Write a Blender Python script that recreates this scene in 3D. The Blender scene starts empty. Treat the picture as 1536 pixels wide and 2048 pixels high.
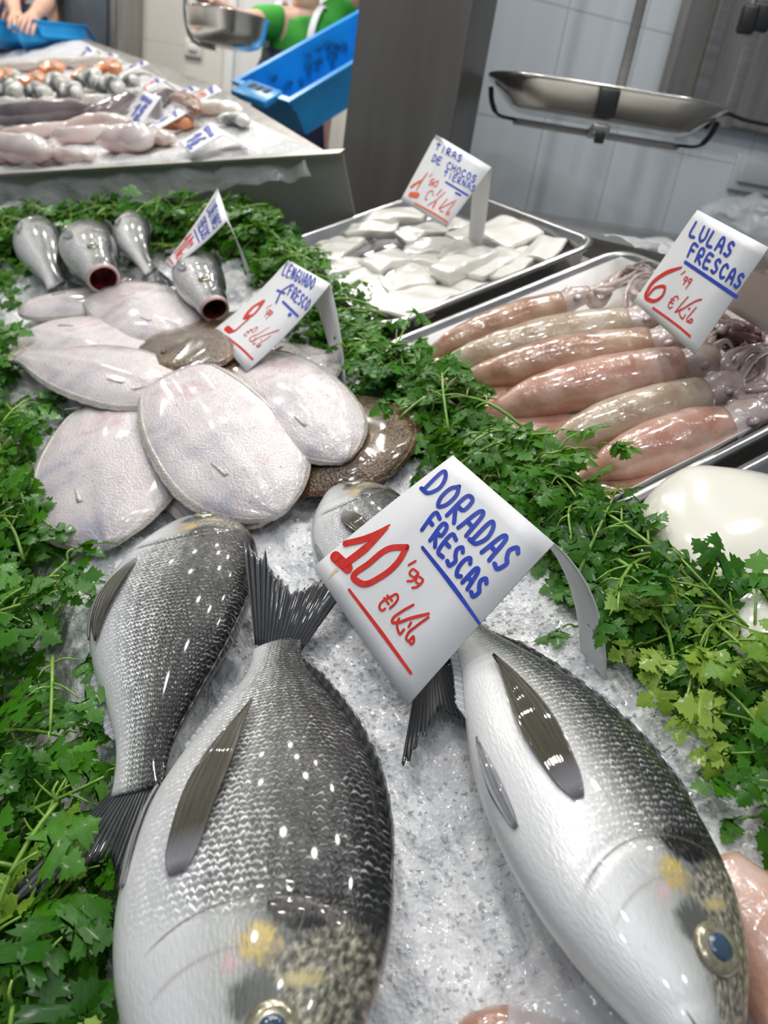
import bpy, bmesh, math, random
import numpy as np
from mathutils import Matrix, Vector, noise

random.seed(7)
rng = np.random.default_rng(7)
SC = bpy.context.scene
COL = SC.collection

# ------------------------------------------------------------------ camera
FOC, CX, CY = 1540.0, 768.0, 1024.0
CAM = np.array([0.0, 0.0, 1.25])
_d = np.array([198 - CX, -(4415 - CY), -FOC]); _d /= np.linalg.norm(_d)
_up = -_d
_y = np.array([0, 0, -1.0]); _y = _y - _up * _y.dot(_up); _y /= np.linalg.norm(_y)
_x = np.cross(_y, _up)
RC = np.array([_x, _y, _up])                       # camera axes -> world

cd = bpy.data.cameras.new('camera')
cam = bpy.data.objects.new('camera', cd); COL.objects.link(cam)
cam.matrix_world = Matrix.Translation(Vector(CAM)) @ Matrix(RC.tolist()).to_4x4()
cd.sensor_fit = 'VERTICAL'; cd.sensor_height = 36.0
cd.lens = 36.0 * FOC / 2048.0
cd.clip_start = 0.02; cd.clip_end = 60
cd.dof.use_dof = True; cd.dof.focus_distance = 0.52; cd.dof.aperture_fstop = 8.5
SC.camera = cam

# ------------------------------------------------------------------ world, lamps, exposure
SC.view_settings.view_transform = 'Standard'
SC.view_settings.look = 'None'
SC.view_settings.gamma = 1.0
SC.view_settings.exposure = -0.48
SC.view_settings.use_curve_mapping = False
SC.cycles.max_bounces = 7
SC.cycles.transparent_max_bounces = 10
SC.cycles.caustics_reflective = False
SC.cycles.caustics_refractive = False
SC.cycles.sample_clamp_indirect = 4.0
wd = bpy.data.worlds.new('market_hall'); SC.world = wd
wd.use_nodes = True
wd.node_tree.nodes['Background'].inputs[0].default_value = (0.80, 0.88, 1.0, 1)
wd.node_tree.nodes['Background'].inputs[1].default_value = 0.31


def lamp(name, loc, size, power, target=(0, 1.0, 0.9), color=(1, 0.97, 0.93)):
    ld = bpy.data.lights.new(name, 'AREA'); ld.shape = 'DISK'; ld.size = size
    ld.energy = power; ld.color = color
    o = bpy.data.objects.new(name, ld); COL.objects.link(o)
    o.location = loc
    o.rotation_euler = (Vector(target) - Vector(loc)).to_track_quat('-Z', 'Y').to_euler()
    return o


for lx, ly, pw in ((-0.95, 0.25, 5.5), (-0.55, 0.55, 5.5), (-0.75, 1.2, 6), (-0.2, 1.0, 6), (-0.5, 2.0, 7), (0.25, 1.25, 6), (0.1, 1.9, 6), (0.7, 0.9, 7)):
    lamp('market_spotlight', (lx, ly, 2.75), 0.09, pw * 1.1, target=(lx * 0.5 + 0.1, ly * 0.8 + 0.2, 0.9))
for lx, ly, pw in ((-1.8, 2.6, 14), (-1.0, 3.2, 18), (-2.2, 3.8, 20), (-1.3, 3.8, 24), (-3.2, 4.0, 22), (-0.4, 3.0, 18)):
    lamp('hall_light', (lx, ly, 3.3), 0.10, pw, target=(lx * .9, ly, 0.9), color=(1, 0.96, 0.9))
for lx, ly, pw in ((-0.9, -0.7, 5), (-0.2, -0.9, 5), (0.5, -0.5, 5), (-0.4, -0.2, 4)):
    lamp('market_spotlight', (lx, ly, 2.9), 0.09, pw, target=(lx * 0.4 + .1, .5, 0.9), color=(0.96, 0.98, 1.0))

# ------------------------------------------------------------------ the counter frame: v right and uphill, u away, h off the surface
H0 = 0.42
n0 = np.array([math.tan(math.radians(-18)), math.tan(math.radians(-17)), 1.0]); n0 /= np.linalg.norm(n0)


def ray(px, py):
    return RC @ np.array([px - CX, -(py - CY), -FOC])


u0 = ray(-171, -21); u0 = u0 - n0 * u0.dot(n0); u0 /= np.linalg.norm(u0)
v0 = np.cross(u0, n0)
FR = Matrix(np.column_stack([v0, u0, n0]).tolist()).to_4x4()
FR.translation = Vector(CAM - H0 * n0)
WF = Matrix.Identity(4)
MB = np.array([v0, u0, n0])


def pl(px, py, h=0.0):
    r = ray(px, py); p = r * (-(H0 - h) / r.dot(n0))
    return np.array([p.dot(v0), p.dot(u0), h])


def W(px, py, d):
    return CAM + RC @ np.array([(px - CX) * d / FOC, -(py - CY) * d / FOC, -d])


def to_w(p):
    return CAM + np.asarray(p) @ MB - H0 * n0


def to_f(p):
    q = np.asarray(p) - CAM
    return np.array([q.dot(v0), q.dot(u0), q.dot(n0) + H0])


# ------------------------------------------------------------------ materials
def newmat(name):
    m = bpy.data.materials.new(name); m.use_nodes = True
    nt = m.node_tree
    return m, nt, nt.nodes['Principled BSDF']


def nd(nt, typ, props=None, **ins):
    n = nt.nodes.new(typ)
    for k, v in (props or {}).items():
        setattr(n, k, v)
    for k, v in ins.items():
        key = int(k[1:]) if k[0] == '_' else k.replace('_', ' ')
        if hasattr(v, 'is_linked') or isinstance(v, bpy.types.NodeSocket):
            nt.links.new(v, n.inputs[key])
        else:
            n.inputs[key].default_value = v
    return n


def ramp(nt, fac, stops):
    r = nt.nodes.new('ShaderNodeValToRGB')
    e = r.color_ramp.elements
    while len(e) < len(stops):
        e.new(0.5)
    for el, (p, c) in zip(e, stops):
        el.position = p; el.color = (*c, 1) if len(c) == 3 else c
    nt.links.new(fac, r.inputs[0])
    return r.outputs[0]


def mathn(nt, op, a, b=0.0, c=0.0, clamp=False):
    n = nd(nt, 'ShaderNodeMath', {'operation': op, 'use_clamp': clamp}, _0=a, _1=b, _2=c)
    return n.outputs[0]


def mix(nt, fac, a, b, mode='MIX'):
    n = nt.nodes.new('ShaderNodeMix'); n.data_type = 'RGBA'; n.blend_type = mode
    for i, v in ((0, fac), (6, a), (7, b)):
        if isinstance(v, bpy.types.NodeSocket):
            nt.links.new(v, n.inputs[i])
        else:
            n.inputs[i].default_value = v if i == 0 else (*v, 1) if len(v) == 3 else v
    return n.outputs[2]


def setp(b, **kw):
    names = dict(rough='Roughness', metal='Metallic', coat='Coat Weight', coatr='Coat Roughness', sss='Subsurface Weight',
                 sssr='Subsurface Radius', ssss='Subsurface Scale', trans='Transmission Weight', ior='IOR', alpha='Alpha', spec='Specular IOR Level')
    for k, v in kw.items():
        b.inputs[names[k]].default_value = v


def mat(name, c1, c2=None, ns=20.0, rough=0.4, bump=None, detail=3.0, stops=None, ramp_range=(0.35, 0.65), stretch=None, **kw):
    m, nt, b = newmat(name)
    tc = nt.nodes.new('ShaderNodeTexCoord')
    co = tc.outputs['Object']
    if stretch:
        co = nd(nt, 'ShaderNodeMapping', Vector=co, Scale=stretch).outputs[0]
    if c2 is not None or stops:
        nz = nd(nt, 'ShaderNodeTexNoise', Vector=co, Scale=ns, Detail=detail)
        st = stops or [(ramp_range[0], c1), (ramp_range[1], c2)]
        nt.links.new(ramp(nt, nz.outputs[0], st), b.inputs['Base Color'])
    else:
        b.inputs['Base Color'].default_value = (*c1, 1)
    if bump:
        nz2 = nd(nt, 'ShaderNodeTexNoise', Vector=co, Scale=bump[0], Detail=4.0)
        bp = nd(nt, 'ShaderNodeBump', Strength=bump[1], Distance=bump[2] if len(bump) > 2 else 0.002, Height=nz2.outputs[0])
        nt.links.new(bp.outputs[0], b.inputs['Normal'])
    setp(b, rough=rough, **kw)
    return m


M = {}
M['steel'] = mat('brushed_steel', (0.33, 0.32, 0.30), (0.42, 0.41, 0.39), ns=6, rough=0.34, metal=0.9, bump=(60, 0.08), stretch=(1, 1, 12))
M['steel_dark'] = mat('grey_steel', (0.25, 0.24, 0.225), (0.34, 0.325, 0.305), ns=4, rough=0.40, metal=0.55, stretch=(8, 8, 1), bump=(40, 0.06))
M['tray_metal'] = mat('tray_metal', (0.50, 0.50, 0.49), (0.62, 0.62, 0.61), ns=25, rough=0.24, metal=0.95, bump=(180, 0.06))
M['pan_metal'] = mat('pan_metal', (0.62, 0.60, 0.56), (0.72, 0.70, 0.66), ns=8, rough=0.2, metal=1.0, bump=(25, 0.12))
M['black'] = mat('black_plastic', (0.012, 0.012, 0.014), rough=0.4)
M['paper'] = mat('white_paper_liner', (0.80, 0.78, 0.76), (0.86, 0.85, 0.84), ns=12, rough=0.6, bump=(60, 0.2))
M['liner'] = mat('white_plastic_liner', (0.72, 0.72, 0.70), (0.8, 0.8, 0.79), ns=9, rough=0.3, bump=(40, 0.3))
M['card'] = mat('white_card', (0.74, 0.74, 0.75), (0.78, 0.78, 0.79), ns=30, rough=0.45, bump=(350, 0.12, 0.0006))
M['blue_ink'] = mat('blue_ink', (0.006, 0.035, 0.36), (0.008, 0.05, 0.46), ns=200, rough=0.4)
M['red_ink'] = mat('red_ink', (0.60, 0.018, 0.012), (0.72, 0.035, 0.02), ns=180, rough=0.4)
M['orange_ink'] = mat('orange_red_ink', (0.75, 0.10, 0.04), (0.80, 0.13, 0.05), ns=180, rough=0.4)
M['stain'] = mat('rust_stain', (0.80, 0.62, 0.42), (0.78, 0.55, 0.34), ns=300, rough=0.5)
M['blue_plastic'] = mat('blue_plastic', (0.012, 0.27, 0.66), (0.02, 0.33, 0.74), ns=9, rough=0.32)
M['stain_dark'] = mat('dark_grime', (0.02, 0.10, 0.2), (0.015, 0.2, 0.5), ns=30, rough=0.5)
M['cream'] = mat('cream_wall_plastic', (0.72, 0.71, 0.66), rough=0.35)
M['white_plastic'] = mat('white_plastic', (0.78, 0.78, 0.77), rough=0.35)
M['grey_plate'] = mat('grey_plate', (0.56, 0.60, 0.61), rough=0.35)
M['dark_glass'] = mat('dark_glass', (0.04, 0.05, 0.06), (0.10, 0.12, 0.14), ns=2, rough=0.12)
M['skin'] = mat('skin', (0.62, 0.36, 0.26), (0.66, 0.41, 0.31), ns=15, rough=0.5, sss=0.15, sssr=(0.02, 0.008, 0.004), ssss=0.3)
M['hair'] = mat('dark_hair', (0.012, 0.009, 0.008), rough=0.4)
M['green_cloth'] = mat('green_cloth', (0.03, 0.30, 0.03), (0.05, 0.38, 0.04), ns=12, rough=0.8, bump=(30, 0.4))
M['navy_cloth'] = mat('navy_cloth', (0.012, 0.016, 0.05), (0.02, 0.025, 0.07), ns=12, rough=0.7, bump=(30, 0.3))
M['white_cloth'] = mat('white_cloth', (0.76, 0.77, 0.79), rough=0.8, bump=(30, 0.3))
M['blue_cloth'] = mat('blue_cloth', (0.03, 0.08, 0.40), rough=0.8, bump=(30, 0.3))
M['glove'] = mat('yellow_glove', (0.78, 0.74, 0.45), rough=0.5)
M['floor'] = mat('grey_floor', (0.16, 0.16, 0.16), (0.22, 0.22, 0.21), ns=3, rough=0.4)
M['eye_gold'] = mat('eye_iris', (0.26, 0.23, 0.13), (0.42, 0.40, 0.30), ns=300, rough=0.2, metal=0.5, coat=1.0)
M['pupil'] = mat('eye_pupil', (0.035, 0.07, 0.12), rough=0.12, coat=1.0)
M['mouth_red'] = mat('mouth_red', (0.05, 0.004, 0.004), (0.22, 0.03, 0.03), ns=80, rough=0.25, coat=0.6)
M['lip_pink'] = mat('lip_pink', (0.55, 0.36, 0.35), (0.62, 0.45, 0.43), ns=90, rough=0.25, coat=0.6)
M['lip_line'] = mat('mouth_crease', (0.16, 0.11, 0.10), rough=0.4)
M['cut_flesh'] = mat('white_cuttlefish_flesh', (0.80, 0.77, 0.70), (0.86, 0.84, 0.79), ns=25, rough=0.22, sss=0.35, sssr=(0.02, 0.015, 0.01), ssss=0.5, coat=0.8, coatr=0.08, bump=(55, 0.25))
M['cut_edge'] = M['cut_flesh']
M['cuttle'] = mat('whole_cuttlefish_skin', (0.78, 0.76, 0.66), (0.84, 0.82, 0.74), ns=9, rough=0.16, sss=0.3, sssr=(0.02, 0.015, 0.01), ssss=0.5, coat=0.9, coatr=0.05, bump=(30, 0.08))
M['cuttle_purple'] = mat('cuttlefish_purple_skin', (0.28, 0.2, 0.24), (0.7, 0.66, 0.66), ns=60, rough=0.15, coat=1.0, coatr=0.05, bump=(90, 0.4))
M['silver_steak'] = mat('silver_fish_skin', (0.10, 0.11, 0.11), (0.66, 0.66, 0.62), ns=22, rough=0.42, coat=0.25, bump=(50, 0.6), ramp_range=(0.42, 0.56))
M['white_fish'] = mat('white_fish_flesh', (0.74, 0.67, 0.60), (0.80, 0.76, 0.72), ns=14, rough=0.2, coat=0.8, sss=0.2, ssss=0.3, bump=(40, 0.35))
M['pink_fish'] = mat('pink_fish_flesh', (0.66, 0.47, 0.42), (0.74, 0.62, 0.58), ns=10, rough=0.2, coat=0.9, sss=0.2, ssss=0.3, bump=(40, 0.35))
M['grey_pink'] = mat('grey_pink_cuttlefish', (0.52, 0.44, 0.43), (0.70, 0.63, 0.61), ns=8, rough=0.15, coat=1.0, sss=0.2, ssss=0.3, bump=(28, 0.35))
M['orange_fish'] = mat('orange_salmon_flesh', (0.72, 0.22, 0.07), (0.78, 0.34, 0.15), ns=25, rough=0.25, coat=0.7, bump=(50, 0.3))
M['eel'] = mat('dark_purple_fish_skin', (0.10, 0.075, 0.085), (0.27, 0.21, 0.22), ns=9, rough=0.2, coat=0.9, bump=(35, 0.3))
M['brown_fish'] = mat('brown_fish_skin', (0.20, 0.07, 0.04), (0.34, 0.14, 0.08), ns=16, rough=0.25, coat=0.8, bump=(40, 0.3))
M['far_ice'] = mat('far_crushed_ice', (0.62, 0.62, 0.62), (0.8, 0.8, 0.8), ns=30, rough=0.25, bump=(90, 1.0, 0.01))


def film_mat(alpha=0.34):
    m, nt, b = newmat('clear_plastic_film')
    tc = nt.nodes.new('ShaderNodeTexCoord')
    nz = nd(nt, 'ShaderNodeTexNoise', Vector=tc.outputs['Object'], Scale=26.0, Detail=3.0)
    bp = nd(nt, 'ShaderNodeBump', Strength=0.9, Distance=0.01, Height=nz.outputs[0])
    nt.links.new(bp.outputs[0], b.inputs['Normal'])
    b.inputs['Base Color'].default_value = (0.85, 0.87, 0.88, 1)
    setp(b, rough=0.12, alpha=alpha, spec=1.0)
    return m


M['film'] = film_mat()
M['film_thin'] = film_mat(0.16)
M['pillar'] = mat('pillar_steel', (0.135, 0.128, 0.12), (0.165, 0.158, 0.148), ns=3, rough=0.38, metal=0.6, stretch=(8, 8, .6), bump=(40, 0.04))
M['panel'] = mat('panel_steel', (0.26, 0.255, 0.24), (0.30, 0.295, 0.28), ns=3, rough=0.5, metal=0.35)


def ice_mat(name, trans):
    m, nt, b = newmat(name)
    tc = nt.nodes.new('ShaderNodeTexCoord')
    co = tc.outputs['Object']
    n1 = nd(nt, 'ShaderNodeTexNoise', Vector=co, Scale=22.0, Detail=4.0)
    nt.links.new(ramp(nt, n1.outputs[0], [(0.36, (0.78, 0.80, 0.82)), (0.62, (0.90, 0.90, 0.91))]), b.inputs['Base Color'])
    v = nd(nt, 'ShaderNodeTexVoronoi', {'feature': 'F1'}, Vector=co, Scale=330.0)
    n2 = nd(nt, 'ShaderNodeTexNoise', Vector=co, Scale=160.0, Detail=5.0)
    hsum = mathn(nt, 'ADD', mathn(nt, 'MULTIPLY', v.outputs[0], 0.8), n2.outputs[0])
    bp = nd(nt, 'ShaderNodeBump', Strength=0.42, Distance=0.003, Height=hsum)
    nt.links.new(bp.outputs[0], b.inputs['Normal'])
    setp(b, rough=0.2, sss=0.25, sssr=(0.6, 0.8, 1.0), ssss=0.016, trans=trans, ior=1.31, coat=0.35, coatr=0.1)
    return m


M['ice'] = ice_mat('crushed_ice', 0.0)
M['ice_chunk'] = ice_mat('ice_grains', 0.0)


def tile_mat(name, base, grout, sx, sz, ox=0.0, oz=0.0, gw=0.004):
    """glazed tiles laid on the x and z of the wall's own axes"""
    m, nt, b = newmat(name)
    tc = nt.nodes.new('ShaderNodeTexCoord')
    s = nd(nt, 'ShaderNodeSeparateXYZ', Vector=tc.outputs['Object'])

    def line(o, size, off):
        f = mathn(nt, 'FRACT', mathn(nt, 'DIVIDE', mathn(nt, 'ADD', o, off + 50 * size), size))
        a = mathn(nt, 'ABSOLUTE', mathn(nt, 'SUBTRACT', f, 0.5))
        return mathn(nt, 'GREATER_THAN', a, 0.5 - gw / size / 2)
    g = mathn(nt, 'MAXIMUM', line(s.outputs[0], sx, ox), line(s.outputs[2], sz, oz))
    nz = nd(nt, 'ShaderNodeTexNoise', Vector=tc.outputs['Object'], Scale=3.0)
    c = ramp(nt, nz.outputs[0], [(0.3, tuple(x * 0.96 for x in base)), (0.7, base)])
    nt.links.new(mix(nt, g, c, grout), b.inputs['Base Color'])
    bp = nd(nt, 'ShaderNodeBump', {'invert': True}, Strength=0.4, Distance=0.002, Height=g)
    nt.links.new(bp.outputs[0], b.inputs['Normal'])
    setp(b, rough=0.22)
    return m


def bream_mat(name, dark=1.0, smooth_belly=0.36):
    """u runs snout to tail, v belly to back"""
    m, nt, b = newmat(name)
    uv = nt.nodes.new('ShaderNodeUVMap')
    s = nd(nt, 'ShaderNodeSeparateXYZ', Vector=uv.outputs[0])
    U, V = s.outputs[0], s.outputs[1]
    wob = nd(nt, 'ShaderNodeTexNoise', Vector=uv.outputs[0], Scale=7.0, Detail=4.0)
    Vw = mathn(nt, 'ADD', V, mathn(nt, 'MULTIPLY', mathn(nt, 'SUBTRACT', wob.outputs[0], 0.5), 0.12))
    k = 1.0 / dark
    body = ramp(nt, Vw, [(0.0, (0.78, 0.78, 0.80)), (0.32, (0.70, 0.71, 0.73)), (0.50, (0.46, 0.47, 0.46)),
                         (0.62, (0.19 * k, 0.195 * k, 0.185 * k)), (0.76, (0.050 * k, 0.053 * k, 0.053 * k)), (1.0, (0.010, 0.011, 0.011))])
    # overlapping scales in staggered rows: a glint painted as a bright arc on each scale's hind edge
    ns_ = nd(nt, 'ShaderNodeTexNoise', Vector=uv.outputs[0], Scale=26.0, Detail=2.0)
    nsv = nd(nt, 'ShaderNodeSeparateXYZ', Vector=ns_.outputs['Color'])
    a = mathn(nt, 'MULTIPLY_ADD', U, 84.0, mathn(nt, 'MULTIPLY', nsv.outputs[0], 1.6))
    col = mathn(nt, 'FLOOR', a)
    b_ = mathn(nt, 'ADD', mathn(nt, 'MULTIPLY_ADD', V, 36.0, mathn(nt, 'MULTIPLY', nsv.outputs[1], 1.6)), mathn(nt, 'MULTIPLY', mathn(nt, 'MODULO', col, 2.0), 0.5))
    fb = mathn(nt, 'SUBTRACT', mathn(nt, 'FRACT', b_), 0.5)
    fb2 = mathn(nt, 'MULTIPLY', fb, fb)
    arc = mathn(nt, 'MULTIPLY_ADD', fb2, 1.5, mathn(nt, 'FRACT', a))
    dash = mathn(nt, 'SUBTRACT', 1.0, mathn(nt, 'DIVIDE', mathn(nt, 'ABSOLUTE', mathn(nt, 'SUBTRACT', arc, 0.55)), 0.34), clamp=True)
    dash = mathn(nt, 'MULTIPLY', dash, mathn(nt, 'MULTIPLY_ADD', fb2, -2.6, 1.0))
    cid = nd(nt, 'ShaderNodeCombineXYZ', X=col, Y=mathn(nt, 'FLOOR', b_), Z=0.0)
    wn = nd(nt, 'ShaderNodeTexWhiteNoise', Vector=cid.outputs[0])
    lump_ = nd(nt, 'ShaderNodeTexNoise', Vector=uv.outputs[0], Scale=16.0, Detail=4.0)
    rnd_ = mathn(nt, 'MULTIPLY', mathn(nt, 'MULTIPLY_ADD', wn.outputs[0], 0.9, 0.2), mathn(nt, 'MULTIPLY_ADD', lump_.outputs[0], 2.6, -0.42))
    bright = mathn(nt, 'MULTIPLY', dash, rnd_)
    row = mathn(nt, 'MULTIPLY_ADD', mathn(nt, 'SINE', mathn(nt, 'MULTIPLY', V, 88.0)), 0.16, 0.95)
    on = ramp(nt, V, [(smooth_belly - 0.22, (0, 0, 0)), (smooth_belly - 0.04, (0.3, 0.3, 0.3)), (smooth_belly + 0.14, (1, 1, 1))])
    head = ramp(nt, U, [(0.25, (0, 0, 0)), (0.30, (1, 1, 1))])
    onv = mathn(nt, 'MULTIPLY', on, head)
    gain = mathn(nt, 'MULTIPLY', row, mathn(nt, 'MULTIPLY_ADD', bright, 3.0, 0.34))
    gain = mathn(nt, 'ADD', mathn(nt, 'MULTIPLY', gain, onv), mathn(nt, 'SUBTRACT', 1.0, onv))
    gc = nd(nt, 'ShaderNodeCombineXYZ', X=gain, Y=gain, Z=mathn(nt, 'MULTIPLY', gain, 0.97))
    c = mix(nt, 1.0, body, gc.outputs[0], 'MULTIPLY')
    # painted glints: silver arcs that keep their brightness on the dark back
    c = mix(nt, mathn(nt, 'MULTIPLY', mathn(nt, 'MULTIPLY', mathn(nt, 'POWER', bright, 2.0), onv), 0.85, clamp=True), c, (0.62, 0.62, 0.58))

    def blob(u, v, ru, rv, lo=0.55, hi=1.0, namp=0.5):
        du = mathn(nt, 'DIVIDE', mathn(nt, 'SUBTRACT', U, u), ru)
        dv = mathn(nt, 'DIVIDE', mathn(nt, 'SUBTRACT', V, v), rv)
        r = mathn(nt, 'SQRT', mathn(nt, 'ADD', mathn(nt, 'MULTIPLY', du, du), mathn(nt, 'MULTIPLY', dv, dv)))
        nz = nd(nt, 'ShaderNodeTexNoise', Vector=uv.outputs[0], Scale=45.0, Detail=4.0)
        r = mathn(nt, 'ADD', r, mathn(nt, 'MULTIPLY', mathn(nt, 'SUBTRACT', nz.outputs[0], 0.5), namp * 2))
        return ramp(nt, r, [(lo, (1, 1, 1)), (hi, (0, 0, 0))])
    # head colouring: mottled olive crown and snout, dark cheek patch, gold by the gill cover and over the brow, black blotch at the gill
    hm = nd(nt, 'ShaderNodeTexNoise', Vector=nd(nt, 'ShaderNodeMapping', Vector=uv.outputs[0], Scale=(2.2, 1.0, 1.0)).outputs[0], Scale=42.0, Detail=6.0)
    olive = ramp(nt, hm.outputs[0], [(0.34, (0.035, 0.037, 0.032)), (0.48, (0.16, 0.155, 0.12)), (0.6, (0.40, 0.37, 0.27)), (0.7, (0.6, 0.57, 0.46))])
    c = mix(nt, blob(0.10, 0.86, 0.16, 0.30, 0.75, 1.0, 0.3), c, olive)
    c = mix(nt, blob(0.158, 0.60, 0.032, 0.13, 0.55, 1.0, 0.5), c, (0.10, 0.105, 0.095))
    c = mix(nt, blob(0.178, 0.77, 0.012, 0.10, 0.3, 1.0, 0.6), c, (0.52, 0.44, 0.22))
    c = mix(nt, blob(0.222, 0.60, 0.030, 0.09, 0.5, 1.0, 0.8), c, (0.48, 0.37, 0.12))
    c = mix(nt, blob(0.20, 0.50, 0.018, 0.05, 0.1, 1.0, 0.6), c, (0.58, 0.42, 0.42))
    c = mix(nt, blob(0.262, 0.745, 0.034, 0.16, 0.72, 1.0, 0.45), c, ramp(nt, hm.outputs[0], [(0.55, (0.006, 0.006, 0.006)), (0.75, (0.12, 0.10, 0.07))]))
    # gill cover edge and cheek fold
    sV = mathn(nt, 'MULTIPLY_ADD', V, 2.0, -1.12)
    eU = mathn(nt, 'MULTIPLY_ADD', mathn(nt, 'MULTIPLY', sV, sV), -0.075, 0.2805)
    for off, wd_, st_, cc in ((0.0, 0.0045, 0.85, (0.10, 0.085, 0.075)), (-0.062, 0.005, 0.45, (0.30, 0.24, 0.23))):
        gm = ramp(nt, mathn(nt, 'ABSOLUTE', mathn(nt, 'SUBTRACT', mathn(nt, 'SUBTRACT', U, off), eU)), [(0.0, (1, 1, 1)), (wd_, (0, 0, 0))])
        c = mix(nt, mathn(nt, 'MULTIPLY', mathn(nt, 'MULTIPLY', gm, st_), ramp(nt, V, [(0.16, (0, 0, 0)), (0.24, (1, 1, 1))])), c, cc)
    # lateral line
    ll = mathn(nt, 'SUBTRACT', V, mathn(nt, 'MULTIPLY_ADD', mathn(nt, 'SUBTRACT', U, 0.3), -0.22, 0.77))
    llm = ramp(nt, mathn(nt, 'ABSOLUTE', ll), [(0.003, (1, 1, 1)), (0.010, (0, 0, 0))])
    c = mix(nt, mathn(nt, 'MULTIPLY', mathn(nt, 'MULTIPLY', llm, head), 0.55), c, (0.02, 0.02, 0.02))
    nt.links.new(c, b.inputs['Base Color'])
    hgt = mathn(nt, 'MULTIPLY', dash, mathn(nt, 'MULTIPLY', mathn(nt, 'ADD', wn.outputs[0], 0.5), onv))
    fn = nd(nt, 'ShaderNodeTexNoise', Vector=uv.outputs[0], Scale=70.0, Detail=3.0)
    hgt = mathn(nt, 'ADD', hgt, mathn(nt, 'MULTIPLY', fn.outputs[0], 0.5))
    bp = nd(nt, 'ShaderNodeBump', Strength=0.6, Distance=0.0011, Height=hgt)
    nt.links.new(bp.outputs[0], b.inputs['Normal'])
    setp(b, rough=0.30, metal=0.12, coat=0.3, coatr=0.06, spec=0.45)
    return m


M['bream'] = bream_mat('silver_bream_skin', 1.15, 0.27)
M['bream_pale'] = bream_mat('pale_bream_skin', 0.72, 0.5)


def bass_mat():
    m, nt, b = newmat('sea_bass_skin')
    uv = nt.nodes.new('ShaderNodeUVMap')
    s = nd(nt, 'ShaderNodeSeparateXYZ', Vector=uv.outputs[0])
    mp = nd(nt, 'ShaderNodeMapping', Vector=uv.outputs[0], Scale=(70.0, 30.0, 1.0))
    vo = nd(nt, 'ShaderNodeTexVoronoi', {'feature': 'F1'}, Vector=mp.outputs[0], Scale=1.0, Randomness=0.6)
    body = ramp(nt, s.outputs[1], [(0.0, (0.80, 0.79, 0.78)), (0.40, (0.72, 0.71, 0.70)), (0.52, (0.38, 0.39, 0.38)), (0.66, (0.10, 0.11, 0.11)), (1.0, (0.03, 0.035, 0.04))])
    g = mathn(nt, 'MULTIPLY_ADD', vo.outputs['Distance'], -0.5, 1.15)
    gc = nd(nt, 'ShaderNodeCombineXYZ', X=g, Y=g, Z=g)
    nt.links.new(mix(nt, 1.0, body, gc.outputs[0], 'MULTIPLY'), b.inputs['Base Color'])
    bp = nd(nt, 'ShaderNodeBump', Strength=0.6, Distance=0.0014, Height=mathn(nt, 'SUBTRACT', 1.0, vo.outputs['Distance']))
    nt.links.new(bp.outputs[0], b.inputs['Normal'])
    setp(b, rough=0.28, metal=0.15, coat=0.6, coatr=0.1)
    return m


M['bass'] = bass_mat()


def fin_mat(name, c1, c2, rays, alpha=0.9, root=None):
    """u along the rays, v across them"""
    m, nt, b = newmat(name)
    uv = nt.nodes.new('ShaderNodeUVMap')
    s = nd(nt, 'ShaderNodeSeparateXYZ', Vector=uv.outputs[0])
    w = mathn(nt, 'SINE', mathn(nt, 'MULTIPLY', s.outputs[1], rays * 6.283))
    nz = nd(nt, 'ShaderNodeTexNoise', Vector=uv.outputs[0], Scale=9.0)
    f = mathn(nt, 'MULTIPLY_ADD', w, 0.3, mathn(nt, 'MULTIPLY_ADD', nz.outputs[0], 0.5, 0.22), clamp=True)
    cc = mix(nt, f, c1, c2)
    if root:
        cc = mix(nt, ramp(nt, s.outputs[0], [(0.05, (1, 1, 1)), (0.20, (0, 0, 0))]), cc, root)
    nt.links.new(cc, b.inputs['Base Color'])
    bp = nd(nt, 'ShaderNodeBump', Strength=0.7, Distance=0.001, Height=w)
    nt.links.new(bp.outputs[0], b.inputs['Normal'])
    setp(b, rough=0.3, coat=0.6, alpha=alpha)
    return m


M['fin'] = fin_mat('olive_grey_fin', (0.04, 0.038, 0.028), (0.20, 0.185, 0.125), 16, 0.88, (0.42, 0.41, 0.45))
M['fin_dark'] = fin_mat('dark_fin', (0.012, 0.013, 0.016), (0.075, 0.08, 0.085), 18, 1.0)
M['fin_pale'] = fin_mat('pale_fin', (0.30, 0.31, 0.34), (0.52, 0.53, 0.56), 12, 0.85)


def sole_mat(name, stops, spots, bumpk=0.36):
    m, nt, b = newmat(name)
    tc = nt.nodes.new('ShaderNodeTexCoord'); co = tc.outputs['Object']
    n1 = nd(nt, 'ShaderNodeTexNoise', Vector=co, Scale=17.0, Detail=3.0)
    c = ramp(nt, n1.outputs[0], stops)
    n2 = nd(nt, 'ShaderNodeTexNoise', Vector=co, Scale=230.0, Detail=2.0)
    sp = ramp(nt, n2.outputs[0], [(spots[1], (1, 1, 1)), (spots[2], (0, 0, 0))])
    c = mix(nt, mathn(nt, 'MULTIPLY', sp, spots[3]), c, spots[0])
    nt.links.new(c, b.inputs['Base Color'])
    v = nd(nt, 'ShaderNodeTexVoronoi', Vector=co, Scale=420.0)
    n3 = nd(nt, 'ShaderNodeTexNoise', Vector=co, Scale=55.0, Detail=4.0)
    bp = nd(nt, 'ShaderNodeBump', Strength=bumpk, Distance=0.002, Height=mathn(nt, 'ADD', n3.outputs[0], mathn(nt, 'MULTIPLY', v.outputs[0], 0.75)))
    nt.links.new(bp.outputs[0], b.inputs['Normal'])
    setp(b, rough=0.24, sss=0.12, sssr=(0.01, 0.006, 0.005), ssss=0.3, coat=0.55, coatr=0.10)
    return m


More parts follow.
